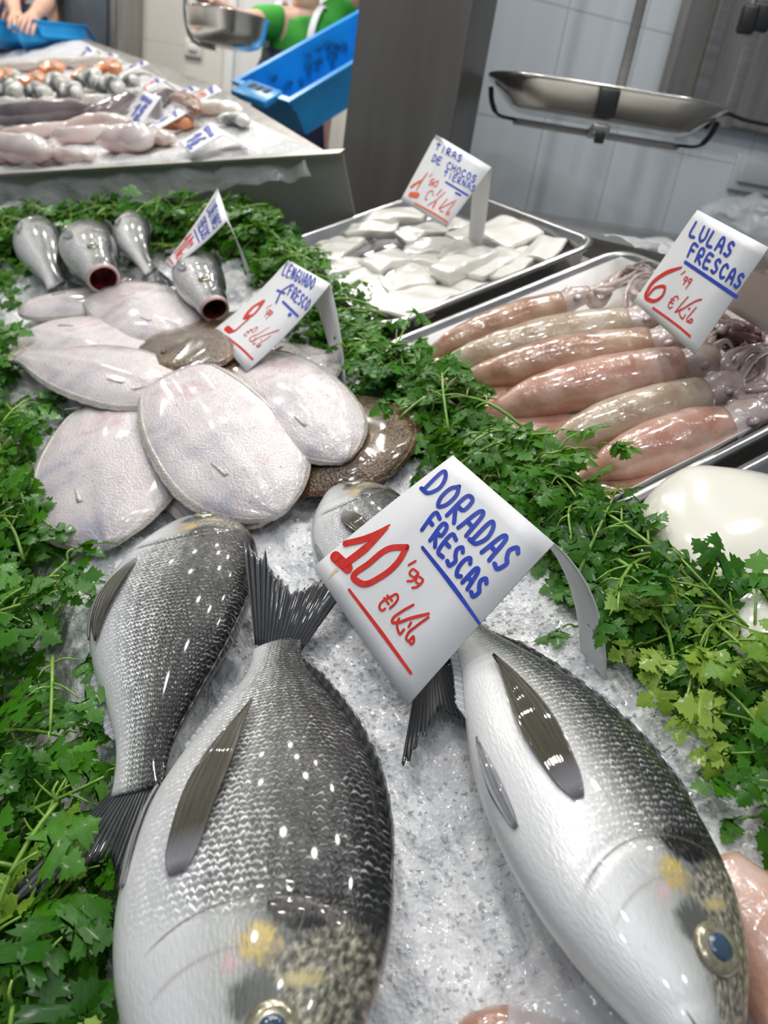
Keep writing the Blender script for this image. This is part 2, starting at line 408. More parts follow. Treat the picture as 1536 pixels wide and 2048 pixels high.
M['sole_white'] = sole_mat('pale_sole_skin', [(0.30, (0.40, 0.38, 0.44)), (0.44, (0.58, 0.52, 0.53)), (0.6, (0.66, 0.61, 0.60)), (0.72, (0.58, 0.42, 0.45))], ((0.22, 0.2, 0.18), 0.27, 0.33, 0.7))
M['sole_fringe'] = sole_mat('pale_sole_fringe', [(0.3, (0.44, 0.40, 0.37)), (0.6, (0.60, 0.55, 0.51)), (0.75, (0.5, 0.42, 0.35))], ((0.35, 0.27, 0.2), 0.28, 0.36, 0.7), 0.5)
M['sole_brown'] = sole_mat('brown_sole_skin', [(0.3, (0.045, 0.030, 0.016)), (0.5, (0.11, 0.066, 0.032)), (0.7, (0.18, 0.10, 0.05))], ((0.03, 0.02, 0.015), 0.36, 0.42, 0.7), 0.6)
M['sole_brown_fringe'] = sole_mat('brown_sole_fringe', [(0.3, (0.08, 0.045, 0.02)), (0.6, (0.18, 0.09, 0.04)), (0.7, (0.22, 0.13, 0.07))], ((0.04, 0.02, 0.01), 0.36, 0.42, 0.7), 0.6)


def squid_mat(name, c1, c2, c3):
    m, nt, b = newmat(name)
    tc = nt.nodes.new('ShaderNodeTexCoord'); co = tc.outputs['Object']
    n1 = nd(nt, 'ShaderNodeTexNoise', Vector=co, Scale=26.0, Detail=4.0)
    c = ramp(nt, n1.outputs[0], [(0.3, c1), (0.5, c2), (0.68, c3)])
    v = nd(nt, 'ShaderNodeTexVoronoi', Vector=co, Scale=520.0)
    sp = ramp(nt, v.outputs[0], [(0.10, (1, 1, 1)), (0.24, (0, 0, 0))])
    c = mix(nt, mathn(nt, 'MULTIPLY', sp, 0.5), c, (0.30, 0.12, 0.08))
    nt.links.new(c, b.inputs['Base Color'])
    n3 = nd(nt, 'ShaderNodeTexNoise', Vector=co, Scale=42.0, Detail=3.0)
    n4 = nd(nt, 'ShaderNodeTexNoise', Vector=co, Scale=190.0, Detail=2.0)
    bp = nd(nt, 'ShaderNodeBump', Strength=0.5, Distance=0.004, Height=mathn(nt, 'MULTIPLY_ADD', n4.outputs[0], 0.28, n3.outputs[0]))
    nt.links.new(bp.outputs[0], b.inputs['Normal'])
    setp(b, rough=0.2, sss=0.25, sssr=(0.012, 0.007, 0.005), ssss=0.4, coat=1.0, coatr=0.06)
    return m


M['squid_a'] = squid_mat('tan_squid_skin', (0.28, 0.13, 0.075), (0.46, 0.29, 0.20), (0.58, 0.43, 0.33))
M['squid_b'] = squid_mat('pale_squid_skin', (0.34, 0.24, 0.15), (0.52, 0.42, 0.31), (0.62, 0.54, 0.45))
M['squid_c'] = squid_mat('pink_squid_skin', (0.42, 0.19, 0.13), (0.56, 0.34, 0.26), (0.66, 0.49, 0.42))
M['squid_arm'] = squid_mat('squid_arm_skin', (0.36, 0.27, 0.24), (0.58, 0.48, 0.44), (0.74, 0.68, 0.64))
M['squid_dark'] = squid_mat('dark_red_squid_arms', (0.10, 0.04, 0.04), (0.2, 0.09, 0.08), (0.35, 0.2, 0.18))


def parsley_mats():
    out = []
    for nm, a, bb in (('parsley_leaf', (0.011, 0.088, 0.002), (0.062, 0.235, 0.005)), ('pale_parsley_leaf', (0.12, 0.28, 0.018), (0.30, 0.44, 0.05))):
        m, nt, b = newmat(nm)
        oi = nt.nodes.new('ShaderNodeObjectInfo')
        tc = nt.nodes.new('ShaderNodeTexCoord')
        nz = nd(nt, 'ShaderNodeTexNoise', Vector=tc.outputs['Object'], Scale=60.0)
        f = mathn(nt, 'MULTIPLY_ADD', oi.outputs['Random'], 0.75, mathn(nt, 'MULTIPLY', nz.outputs[0], 0.3), clamp=True)
        c = mix(nt, f, a, bb)
        nt.links.new(c, b.inputs['Base Color'])
        bp = nd(nt, 'ShaderNodeBump', Strength=0.35, Distance=0.001, Height=nd(nt, 'ShaderNodeTexNoise', Vector=tc.outputs['Object'], Scale=260.0).outputs[0])
        nt.links.new(bp.outputs[0], b.inputs['Normal'])
        setp(b, rough=0.40, coat=0.10, coatr=0.1, spec=0.35)
        tr = nd(nt, 'ShaderNodeBsdfTranslucent', Color=mix(nt, 0.5, c, (0.25, 0.5, 0.03)))
        ms = nd(nt, 'ShaderNodeMixShader', Fac=0.22)
        nt.links.new(b.outputs[0], ms.inputs[1]); nt.links.new(tr.outputs[0], ms.inputs[2])
        nt.links.new(ms.outputs[0], nt.nodes['Material Output'].inputs[0])
        out.append(m)
    return out


M['leaf'], M['leaf_pale'] = parsley_mats()
M['stem'] = mat('parsley_stem', (0.14, 0.30, 0.03), (0.24, 0.42, 0.06), ns=30, rough=0.35, coat=0.4)


# ------------------------------------------------------------------ mesh helpers
def link_mesh(name, V, F, m, parent=None, matrix=None, smooth=True, uv=None):
    me = bpy.data.meshes.new(name)
    me.from_pydata(np.asarray(V, float).tolist(), [], [tuple(int(i) for i in f) for f in F])
    if uv is not None:
        lay = me.uv_layers.new(name='UVMap')
        idx = np.empty(len(me.loops), dtype=np.int32); me.loops.foreach_get('vertex_index', idx)
        lay.data.foreach_set('uv', np.asarray(uv, float)[idx].ravel())
    if m is not None:
        me.materials.append(m)
    if smooth:
        me.polygons.foreach_set('use_smooth', [True] * len(me.polygons))
    me.update()
    o = bpy.data.objects.new(name, me); COL.objects.link(o)
    if parent is not None:
        o.parent = parent
    elif matrix is not None:
        o.matrix_world = matrix
    return o


def tag(o, label=None, cat=None, group=None, kind=None):
    if label: o['label'] = label
    if cat: o['category'] = cat
    if group: o['group'] = group
    if kind: o['kind'] = kind
    return o


class Thing:
    """an Empty at the thing's base; part() adds a child mesh given in the frame's own coordinates"""
    def __init__(s, name, label, cat, o, frame=FR, group=None):
        s.o = np.asarray(o, float)
        s.e = bpy.data.objects.new(name, None); COL.objects.link(s.e)
        s.e.empty_display_size = 0.02
        s.e.matrix_world = frame @ Matrix.Translation(Vector(s.o))
        tag(s.e, label, cat, group)

    def part(s, name, VF, m, parent=None, smooth=True, uv=None, label=None):
        ob = link_mesh(name, np.asarray(VF[0], float) - s.o, VF[1], m, parent or s.e, None, smooth, uv)
        if label: ob['label'] = label
        return ob


def single(name, VF, m, label, cat, frame=FR, group=None, smooth=True, uv=None, kind=None):
    V = np.asarray(VF[0], float)
    o = (V.min(0) + V.max(0)) / 2; o[2] = V[:, 2].min()
    ob = link_mesh(name, V - o, VF[1], m, None, frame @ Matrix.Translation(Vector(o)), smooth, uv)
    return tag(ob, label, cat, group, kind)


def struct(name, VF, m, frame=WF, smooth=False):
    ob = link_mesh(name, VF[0], VF[1], m, None, frame, smooth)
    ob['kind'] = 'structure'
    return ob


def join(*L):
    V, F, k = [], [], 0
    for v, f in L:
        v = np.asarray(v, float)
        V.append(v); F += [tuple(i + k for i in q) for q in f]; k += len(v)
    return np.vstack(V), F


def norm(a):
    a = np.asarray(a, float)
    return a / (np.linalg.norm(a, axis=-1, keepdims=True) + 1e-12)


def gridf(m, n, closed=False, k=0):
    F = []
    for i in range(m - 1):
        for j in range(n if closed else n - 1):
            j2 = (j + 1) % n
            F.append((k + i * n + j, k + i * n + j2, k + (i + 1) * n + j2, k + (i + 1) * n + j))
    return F


def loft(R, cap0=True, cap1=True):
    R = np.asarray(R, float); m, n = R.shape[:2]
    V = R.reshape(-1, 3); F = gridf(m, n, True)
    if cap0: F.append(tuple(range(n - 1, -1, -1)))
    if cap1: F.append(tuple((m - 1) * n + j for j in range(n)))
    return V, F


def frames(P, up):
    P = np.asarray(P, float)
    T = norm(np.gradient(P, axis=0))
    S = norm(np.cross(np.broadcast_to(up, T.shape), T)); N = np.cross(T, S)
    return T, S, N


def sweep(P, a, b, up=(0, 0, 1), n=14, ex=2.0, cap=True):
    """rings of half width a and half thickness b along the path P"""
    P = np.asarray(P, float); T, S, N = frames(P, up)
    a = np.broadcast_to(a, len(P)); b = np.broadcast_to(b, len(P))
    ph = np.linspace(0, 2 * np.pi, n, endpoint=False)
    c, s = np.cos(ph), np.sin(ph)
    cs, ss = np.sign(c) * np.abs(c) ** (2 / ex), np.sign(s) * np.abs(s) ** (2 / ex)
    R = P[:, None] + S[:, None] * (a[:, None] * cs)[..., None] + N[:, None] * (b[:, None] * ss)[..., None]
    return loft(R, cap, cap)


def tube(P, r, n=8, up=(0.13, 0.21, 0.97)):
    return sweep(P, r, r, up, n)


def curve(pts, n=16):
    """smooth path through points"""
    P = np.asarray(pts, float)
    if len(P) == 2:
        return P[0] + (P[1] - P[0]) * np.linspace(0, 1, n)[:, None]
    t = np.r_[0, np.cumsum(np.linalg.norm(np.diff(P, axis=0), axis=1))]; t /= t[-1]
    x = np.linspace(0, 1, n)
    return np.stack([ci(x, t, P[:, k]) for k in range(P.shape[1])], 1)


def ci(x, xs, ys):
    xs, ys = np.asarray(xs, float), np.asarray(ys, float)
    d = np.gradient(ys, xs) if len(xs) > 2 else np.full(len(xs), (ys[1] - ys[0]) / (xs[1] - xs[0]))
    x = np.clip(x, xs[0], xs[-1]); i = np.clip(np.searchsorted(xs, x) - 1, 0, len(xs) - 2)
    h = xs[i + 1] - xs[i]; t = (x - xs[i]) / h
    return ((2 * t**3 - 3 * t**2 + 1) * ys[i] + (t**3 - 2 * t**2 + t) * h * d[i] + (-2 * t**3 + 3 * t**2) * ys[i + 1] + (t**3 - t**2) * h * d[i + 1])


def solid(G, th):
    """a sheet with real thickness from a grid of points"""
    G = np.asarray(G, float); m, n = G.shape[:2]
    N = norm(np.cross(np.gradient(G, axis=0), np.gradient(G, axis=1)))
    A = (G + N * th / 2).reshape(-1, 3); B = (G - N * th / 2).reshape(-1, 3); k = m * n
    F = gridf(m, n) + [f[::-1] for f in gridf(m, n, k=k)]
    ring = [j for j in range(n)] + [i * n + n - 1 for i in range(1, m)] + [(m - 1) * n + j for j in range(n - 2, -1, -1)] + [i * n for i in range(m - 2, 0, -1)]
    for a, b in zip(ring, ring[1:] + ring[:1]):
        F.append((a, a + k, b + k, b))
    return np.vstack([A, B]), F


def box(lo, hi):
    x0, y0, z0 = lo; x1, y1, z1 = hi
    V = [(x0, y0, z0), (x1, y0, z0), (x1, y1, z0), (x0, y1, z0), (x0, y0, z1), (x1, y0, z1), (x1, y1, z1), (x0, y1, z1)]
    return np.array(V, float), [(3, 2, 1, 0), (4, 5, 6, 7), (0, 1, 5, 4), (1, 2, 6, 5), (2, 3, 7, 6), (3, 0, 4, 7)]


def hexa(b4, t4):
    return np.array(list(b4) + list(t4), float), [(3, 2, 1, 0), (4, 5, 6, 7), (0, 1, 5, 4), (1, 2, 6, 5), (2, 3, 7, 6), (3, 0, 4, 7)]


def beveled(VF, w, seg=2):
    bm = bmesh.new(); vs = [bm.verts.new(v) for v in VF[0]]
    for f in VF[1]: bm.faces.new([vs[i] for i in f])
    bmesh.ops.bevel(bm, geom=bm.edges[:], offset=w, segments=seg, affect='EDGES', profile=0.5)
    bm.verts.index_update()
    V = np.array([v.co[:] for v in bm.verts]); F = [tuple(v.index for v in f.verts) for f in bm.faces]
    bm.free(); return V, F


def xf(VF, A, o):
    """place a shape: A holds its axes as rows"""
    return np.asarray(VF[0]) @ np.asarray(A, float) + np.asarray(o, float), VF[1]


def lathe(prof, n, o=(0, 0, 0), A=None, sx=1.0, sy=1.0):
    ph = np.linspace(0, 2 * np.pi, n, endpoint=False)
    R = np.array([[(r * np.cos(p) * sx, r * np.sin(p) * sy, z) for p in ph] for r, z in prof])
    V, F = loft(R, True, True)
    if A is not None: V = V @ np.asarray(A, float)
    return V + np.asarray(o, float), F


def ellipsoid(o, r, A=None, n=20, m=12):
    t = np.linspace(0.02, np.pi - 0.02, m)
    V, F = lathe([(np.sin(a), -np.cos(a)) for a in t], n)
    V = V * np.asarray(r, float)
    if A is not None: V = V @ np.asarray(A, float)
    return V + np.asarray(o, float), F


def basis(d, up=(0, 0, 1)):
    d = norm(d); s = norm(np.cross(up, d)); return np.array([d, s, np.cross(d, s)])


def wobble(VF, sc, amp, seed=0.0):
    V = np.array(VF[0], float)
    for i, p in enumerate(V):
        q = Vector((p[0] * sc + seed, p[1] * sc, p[2] * sc))
        V[i] += np.array(noise.noise_vector(q)) * amp
    return V, VF[1]

# ------------------------------------------------------------------ the setting
struct('floor', box((-8, -3, -0.02), (6, 9, 0.0)), M['floor'])
wdir = ray(5400, 1060); wdir[2] = 0; wdir /= np.linalg.norm(wdir)
wnor = np.array([-wdir[1], wdir[0], 0.0])
WALL_D = 1.8
WM = Matrix(np.column_stack([wdir, wnor, [0, 0, 1]]).tolist()).to_4x4(); WM.translation = Vector(CAM + wnor * WALL_D)


def wallp(px, py, y=0.0):
    """where a sight line meets a plane parallel to the tiled wall, y in front of it"""
    r = ray(px, py); p = r * ((WALL_D + y) / r.dot(wnor)); return np.array([p.dot(wdir), y, p[2]])


M['tile'] = tile_mat('pale_wall_tile', (0.70, 0.76, 0.79), (0.50, 0.53, 0.54), 0.195, 0.233, -0.90, -0.13)
M['tile_far'] = tile_mat('cream_wall_tile', (0.76, 0.73, 0.66), (0.62, 0.60, 0.54), 0.42, 0.52, 0.0, 0.12, 0.006)
struct('wall_right', box((0.50, 0, -1.25), (2.9, 0.12, 1.7)), M['tile'], WM)
BY = 4.7
struct('wall_back', box((-7, 0, -1.25), (2.4, 0.12, 2.3)), M['tile_far'], Matrix.Translation(Vector((0, BY, 1.25))))


def backp(px, py, y=0.0):
    r = ray(px, py); return CAM + r * ((BY + y) / r[1])


# grey steel pillar
P1 = W(689, 250, 1.42); P2 = W(905, 250, 1.35); P1[2] = P2[2] = 0
a_ = P2 - P1; b_ = norm(np.array([-a_[1], a_[0], 0])) * 0.14
q = [P1, P2, P2 + b_, P1 + b_]
struct('pillar', beveled(hexa([p + [0, 0, 0.02] for p in q], [p + [0, 0, 2.9] for p in q]), 0.004), M['pillar'])
# steel cladding on the wall, right
a = wallp(1363, 0); zb = wallp(1490, 262)[2]
struct('trim_1', beveled(box((a[0], -0.035, zb), (2.85, 0, 1.6)), 0.003), M['steel_dark'], WM)
s0 = wallp(1436, 0, -0.035); s1 = wallp(1462, 0, -0.035)
struct('trim_2', beveled(box((s0[0], -0.047, zb), (s1[0], -0.035, 1.6)), 0.003), M['steel'], WM)
# door frame on the far wall
d0, d1, d2, d3 = backp(452, 150)[0], backp(470, 150)[0], backp(640, 100)[0], backp(660, 100)[0]
dr = struct('door_1', beveled(box((d1, BY - 0.03, 0), (d2, BY, 2.45)), 0.004), M['white_plastic'])
for k, (x0, x1) in enumerate(((d0, d1), (d2, d3))):
    link_mesh('door_frame', *beveled(box((x0, BY - 0.06, 0), (x1, BY, 2.5)), 0.006), M['white_plastic'], dr)
# dark glazed cabinet far left
c0, c1, c2 = backp(96, 60, -0.3)[0], backp(214, 60, -0.3)[0], backp(246, 60, -0.3)[0]
t = Thing('display_fridge', 'tall dark glazed steel cabinet standing against the far cream wall', 'fridge', ((c0 + c2) / 2, BY - 0.15, 0), WF)
t.part('cabinet', beveled(box((c0, BY - 0.28, 0.0), (c2, BY - 0.01, 2.6)), 0.006), M['steel_dark'])
t.part('glass_door', beveled(box((c0 + 0.08, BY - 0.30, 0.9), (c1, BY - 0.27, 2.5)), 0.004), M['dark_glass'])
t.part('door_handle', beveled(box((c1 + 0.02, BY - 0.325, 1.5), (c1 + 0.045, BY - 0.28, 1.9)), 0.004), M['steel'])
# wall switch far wall
w0, w1 = backp(372, 78), backp(404, 118)
t = Thing('wall_switch', 'square cream rocker switch on the far cream tiled wall', 'switch', (w0 + w1) / 2, WF)
t.part('plate', beveled(box((w0[0], BY - 0.02, w1[2]), (w1[0], BY, w0[2])), 0.006), M['cream'])
t.part('rocker', beveled(box((w0[0] + 0.022, BY - 0.03, w1[2] + 0.026), (w1[0] - 0.022, BY - 0.018, w0[2] - 0.026)), 0.004), M['cream'])
# socket box on the tiled wall
w0, w1 = wallp(1474, 306), wallp(1560, 398)
t = Thing('socket_box', 'pale grey rectangular socket box on the tiled wall above the plastic bag', 'socket', (WM @ Vector((w0 + w1) / 2))[:], WF)
t.e.matrix_world = WM @ Matrix.Translation(Vector((w0 + w1) / 2)); t.o = (w0 + w1) / 2
t.part('plate', beveled(box((w0[0], -0.012, w1[2]), (w1[0] + 0.03, 0.0, w0[2])), 0.004), M['grey_plate'])
t.part('cover', beveled(box((w0[0] + 0.014, -0.02, w1[2] + 0.02), (w1[0] + 0.016, -0.011, w0[2] - 0.012)), 0.004), M['grey_plate'])

# ------------------------------------------------------------------ the counter
t = Thing('display_counter', 'sloping steel fish counter carrying ice, parsley and trays', 'counter', (0.18, 0.8, -0.08))
L0, L1 = pl(0, 345, .1)[:2], pl(686, 302, .1)[:2]
Lx = L0 + (L0 - L1) * 1.1


def prism(poly, h0, h1):
    n = len(poly); V = [(*p[:2], h0) for p in poly] + [(*p[:2], h1) for p in poly]
    F = [tuple(range(n - 1, -1, -1)), tuple(range(n, 2 * n))] + [(i, (i + 1) % n, (i + 1) % n + n, i + n) for i in range(n)]
    return np.array(V, float), F


Lm = L0 + (L0 - L1) * (L0[0] + .34) / (L1[0] - L0[0])
t.part('slab', prism([(-.34, -.5), (.69, -.5), (.69, 1.205), L1 - [0, .012], Lm - [0, .012]], -0.075, -0.05), M['steel_dark'], smooth=False)
b4 = [to_w(p) for p in ((-0.30, -0.45, -0.077), (0.66, -0.45, -0.077), (0.66, 1.19, -0.077), (-0.30, 1.19, -0.077))]
g4 = [np.array([p[0], p[1], 0.0]) for p in b4]
t.part('base', ([to_f(p) for p in g4 + b4], hexa(range(4), range(4))[1]), M['steel_dark'], smooth=False)
# flat steel shelf between the trays and the tiled wall
zs = CAM[2] - 0.052
e0, e1 = to_w((0.695, -0.3, -0.05)), to_w((0.695, 1.16, -0.05))
f1 = np.array((WM @ Vector((0.62, 0, 0)))[:]); f0 = np.array((WM @ Vector((2.6, 0, 0)))[:])
top = [np.array([p[0], p[1], zs]) for p in (e0, f0, f1, e1)]
ob = single('steel_shelf', (hexa([p - [0, 0, 0.03] for p in top], top)), M['steel'], 'flat steel shelf running along the foot of the tiled wall', 'shelf', WF, smooth=False)
# far section of the counter, one step higher
poly = [Lx, L1, (0.495, 1.30), (0.58, 2.2), (0.60, 4.7), (-1.6, 4.7)]


t = Thing('raised_counter', 'raised steel fish counter section beyond the parsley with a tall steel end panel', 'counter', (0.2, 2.4, -0.1))
t.part('body', prism(poly, -0.35, 0.082), M['steel_dark'], smooth=False)
lipd = norm(np.array([*(L1 - L0), 0])); lipn = np.array([lipd[1], -lipd[0], 0])
if lipn[1] > 0: lipn = -lipn
A3, B3 = np.array([*Lx, 0.0]), np.array([*L1, 0.0])
t.part('end_panel', hexa([A3 + [0, 0, -0.08], B3 + [0, 0, -0.08], B3 + lipn * 0.004 + [0, 0, -0.08], A3 + lipn * 0.004 + [0, 0, -0.08]],
                         [A3 + [0, 0, 0.1], B3 + [0, 0, 0.1], B3 + lipn * 0.004 + [0, 0, 0.1], A3 + lipn * 0.004 + [0, 0, 0.1]]), M['panel'], smooth=False)
t.part('rim', hexa([A3 + lipn * 0.012 + [0, 0, 0.096], B3 + lipn * 0.012 + [0, 0, 0.096], B3 - lipn * 0.008 + [0, 0, 0.096], A3 - lipn * 0.008 + [0, 0, 0.096]],
                   [A3 + lipn * 0.012 + [0, 0, 0.101], B3 + lipn * 0.012 + [0, 0, 0.101], B3 - lipn * 0.008 + [0, 0, 0.101], A3 - lipn * 0.008 + [0, 0, 0.101]]), M['steel'], smooth=False)


# ------------------------------------------------------------------ ice and liner
def ice_h(v, u):
    q = Vector((v * 9, u * 9, 0.3)); r = Vector((v * 38, u * 38, 1.7)); s = Vector((v * 120, u * 120, 4.1))
    h = -0.014 + 0.012 * noise.noise(q) + 0.007 * noise.noise(r) + 0.0035 * noise.noise(s)
    e = min(v + 0.135, 0.325 - v)
    return h - 0.03 * max(0, 1 - e / 0.05) ** 2


nu, nv = 430, 230
us = -0.12 + 1.72 * np.linspace(0, 1, nu) ** 1.6
V = []
for u in us:
    for v in np.linspace(-0.135, 0.325, nv):
        V.append((v, u, ice_h(v, u)))
V = np.array(V)
F = gridf(nu, nv)
Vg, Fg = [], []
oct_ = np.array([(1, 0, 0), (-1, 0, 0), (0, 1, 0), (0, -1, 0), (0, 0, 1), (0, 0, -1)], float)
of = [(0, 2, 4), (2, 1, 4), (1, 3, 4), (3, 0, 4), (2, 0, 5), (1, 2, 5), (3, 1, 5), (0, 3, 5)]
ng = 15000
gu = -0.1 + 1.1 * rng.random(ng) ** 1.7; gv = rng.uniform(-0.10, 0.30, ng)
for k in range(ng):
    sz = rng.uniform(0.0010, 0.0026) * (1 if rng.random() > 0.06 else 1.8)
    Q, _ = np.linalg.qr(rng.normal(size=(3, 3)))
    p = (oct_ * rng.uniform(0.5, 1.2, (6, 1)) * sz) @ Q
    Vg.append(p + [gv[k], gu[k], ice_h(gv[k], gu[k]) + sz * 0.0])
    Fg += [tuple(i + 6 * k for i in f) for f in of]
ice = single('crushed_ice', (V, F), M['ice'], 'bed of white crushed ice under the fish between the parsley banks', 'ice', kind='stuff')
o = np.array(ice.location); oi = np.array((FR.inverted() @ ice.location)[:])
link_mesh('ice_grains', np.vstack(Vg) - oi, Fg, M['ice_chunk'], ice, None, False)
ice.children[0]['kind'] = 'stuff'

G = np.array([[(v, u, -0.044 + 0.006 * noise.noise(Vector((v * 14, u * 14, 9))) + (0.016 if v > -0.1 else 0.0)) for v in np.linspace(-0.30, -0.055, 20)] for u in np.linspace(-0.3, 1.9, 90)])
single('plastic_liner', solid(G, 0.002), M['liner'], 'white plastic sheet lying under the parsley along the left edge', 'sheet')


# ------------------------------------------------------------------ trays
def rrect(v0_, v1_, u0_, u1_, r, h, n=7):
    out = []
    for cx, cy, a0 in ((v1_ - r, u1_ - r, 0), (v0_ + r, u1_ - r, 90), (v0_ + r, u0_ + r, 180), (v1_ - r, u0_ + r, 270)):
        for a in np.linspace(a0, a0 + 90, n):
            out.append((cx + r * math.cos(math.radians(a)), cy + r * math.sin(math.radians(a)), h))
    return out


def tray(v0_, v1_, u0_, u1_, label):
    def rg(off, h, r): return rrect(v0_ - off, v1_ + off, u0_ - off, u1_ + off, r, h)
    R = [rg(-0.019, -0.0435, 0.022), rg(-0.012, -0.041, 0.026), rg(-0.004, -0.006, 0.03), rg(0.003, -0.006, 0.034), rg(0.0045, -0.003, 0.036), rg(0.003, 0.0, 0.034),
         rg(-0.003, 0.0012, 0.03), rg(-0.006, -0.002, 0.028), rg(-0.0135, -0.035, 0.024), rg(-0.018, -0.0405, 0.022), rg(-0.024, -0.042, 0.02)]
    return single('steel_tray', loft(R), M['tray_metal'], label, 'tray', group='steel trays of cephalopods')


tray(0.331, 0.662, 0.808, 1.204, 'steel tray holding the white cuttlefish strips, backmost of the three trays')
tray(0.303, 0.662, 0.375, 0.768, 'steel tray lined with white paper under the row of squid')
tray(0.303, 0.662, -0.06, 0.350, 'steel tray of whole white cuttlefish at the right picture edge')
# paper liner in the squid tray, rising against the walls
G = []
for u in np.linspace(0.388, 0.752, 30):
    row = []
    for v in np.linspace(0.318, 0.650, 30):
        e = min(v - 0.318, 0.650 - v, 0.752 - u, u - 0.388)
        row.append((v, u, -0.039 + 0.036 * max(0, 1 - e / 0.022) ** 2 + 0.0015 * noise.noise(Vector((v * 40, u * 40, 0)))))
    G.append(row)
single('paper_liner', solid(np.array(G), 0.0008), M['paper'], 'white paper sheet lining the squid tray', 'paper')

# ------------------------------------------------------------------ fish
BREAM_T = [0, .03, .08, .15, .22, .30, .40, .50, .60, .70, .80, .88, .94, 1.0]
BREAM_D = [0, .055, .105, .152, .180, .195, .198, .190, .168, .135, .095, .066, .055, .056]
BREAM_E = [-.01, -.052, -.088, -.130, -.160, -.180, -.188, -.180, -.155, -.118, -.078, -.054, -.047, -.048]
BREAM_W = [.006, .036, .056, .074, .086, .094, .098, .095, .084, .067, .046, .030, .020, .012]
BASS_T = [0, .04, .1, .18, .28, .4, .52, .64, .76, .86, .94, 1.0]
BASS_D = [.066, .074, .080, .100, .115, .122, .118, .102, .078, .055, .046, .046]
BASS_E = [-.066, -.074, -.082, -.102, -.118, -.124, -.118, -.098, -.070, -.050, -.042, -.042]
BASS_W = [.056, .062, .066, .078, .086, .088, .080, .066, .048, .030, .018, .010]


class Fish:
    def __init__(s, P0, P1, P2, prof, sd, roll=0.0, deep=1.0, thick=1.0, up=(0, 0, 1)):
        s.P0, s.P2 = np.asarray(P0, float), np.asarray(P2, float)
        s.C = 2 * np.asarray(P1, float) - (s.P0 + s.P2) / 2
        tt = np.linspace(0, 1, 200); s.raw = tt
        L = np.r_[0, np.cumsum(np.linalg.norm(np.diff(s.bz(tt), axis=0), axis=1))]
        s.L = L[-1]; s.arc = L / L[-1]
        s.prof, s.sd, s.roll, s.deep, s.thick, s.up = prof, sd, roll, deep, thick, np.asarray(up, float)

    def bz(s, t):
        t = np.asarray(t, float)[..., None]
        return (1 - t) ** 2 * s.P0 + 2 * t * (1 - t) * s.C + t ** 2 * s.P2

    def frame(s, t):
        r = np.interp(t, s.arc, s.raw)
        c = s.bz(r); T = norm(s.bz(r + 1e-3) - s.bz(r - 1e-3))
        N = norm(s.up - T * (T @ s.up)[..., None]); B = np.cross(N, T) * s.sd
        a = math.radians(s.roll)
        return c, T, N * math.cos(a) + B * math.sin(a), B * math.cos(a) - N * math.sin(a)

    def dims(s, t):
        T_, D_, E_, W_ = s.prof
        f = lambda y: ci(np.asarray(t, float), T_, y)
        return f(D_) * s.L * s.deep, f(E_) * s.L * s.deep, f(W_) * s.L * s.thick

    def S(s, t, ph, off=0.0, gill=True):
        t, ph = np.broadcast_arrays(np.asarray(t, float), np.asarray(ph, float))
        tf = t.ravel(); pf = ph.ravel()
        c, T, N, B = s.frame(tf); d, e, w = s.dims(tf)
        sn, cs = np.sin(pf), np.cos(pf)
        g = 1.0
        if gill:
            edge = 0.278 - 0.075 * (sn - 0.12) ** 2
            g = 1 + 0.055 / (1 + np.exp((tf - edge) / 0.0035)) - 0.03 * np.exp(-((tf - edge - 0.008) / 0.006) ** 2)
        y = (d + e) / 2 + (d - e) / 2 * sn
        z = w * np.sign(cs) * np.abs(cs) ** 0.92 * g + off * np.sign(cs)
        out = c + B * y[:, None] + N * z[:, None]
        return out.reshape(t.shape + (3,))

    def body(s, nt=120, nr=64, gill=True, cap=True):
        ts = np.linspace(0, 1, nt) ** 1.35
        ph = np.linspace(0, 2 * np.pi, nr, endpoint=False)
        tt, pp = np.meshgrid(ts, ph, indexing='ij')
        R = s.S(tt, pp, gill=gill)
        V, F = loft(R, cap)
        uv = np.stack([tt.ravel(), (1 + np.sin(pp.ravel())) / 2], 1)
        return (V, F), uv

    def at(s, t, y, off=0.0):
        """a point on the upper flank, y from -1 belly to 1 back"""
        return s.S(np.asarray(t), np.arcsin(np.clip(y, -1, 1)), off)


def fin_uv(m, n, two=True):
    g = np.stack(np.meshgrid(np.linspace(0, 1, m), np.linspace(0, 1, n), indexing='ij'), -1).reshape(-1, 2)
    return np.vstack([g, g])


def caudal(f, length, spread, tdir=None, rnd=0, nrm=None, tip=0.0):
    c, T, N, B = (x[0] for x in f.frame(np.array([0.985])))
    d, e, _ = (x[0] for x in f.dims(np.array([0.985])))
    if tdir is not None:
        T = norm(np.asarray(tdir, float)); B = norm(B - T * B.dot(T)); N = np.cross(T, B) * (1 if np.dot(np.cross(T, B), f.up) > 0 else -1)
    if nrm is not None:
        N = norm(nrm); B0 = norm(np.cross(N, T)); B = B0 * (1 if B0.dot(B) > 0 else -1)
    m, n = 12, 49
    G = np.zeros((m, n, 3)); r2 = np.random.default_rng(rnd)
    for j, a in enumerate(np.linspace(-1, 1, n)):
        ang = math.radians(spread) * a
        ln = length * (0.50 + 0.50 * abs(a) ** 1.25) * (1 + 0.05 * r2.normal())
        for i, r in enumerate(np.linspace(0, 1, m)):
            base = B * ((d + e) / 2 + (d - e) / 2 * a * 0.95)
            G[i, j] = c + base + (T * math.cos(ang) + B * math.sin(ang)) * ln * r + N * (0.0011 * math.sin(a * 55) * r + 0.004 * math.sin(a * 3 + rnd) * r * r - tip * r * r)
    return solid(G, 0.0008), fin_uv(m, n)


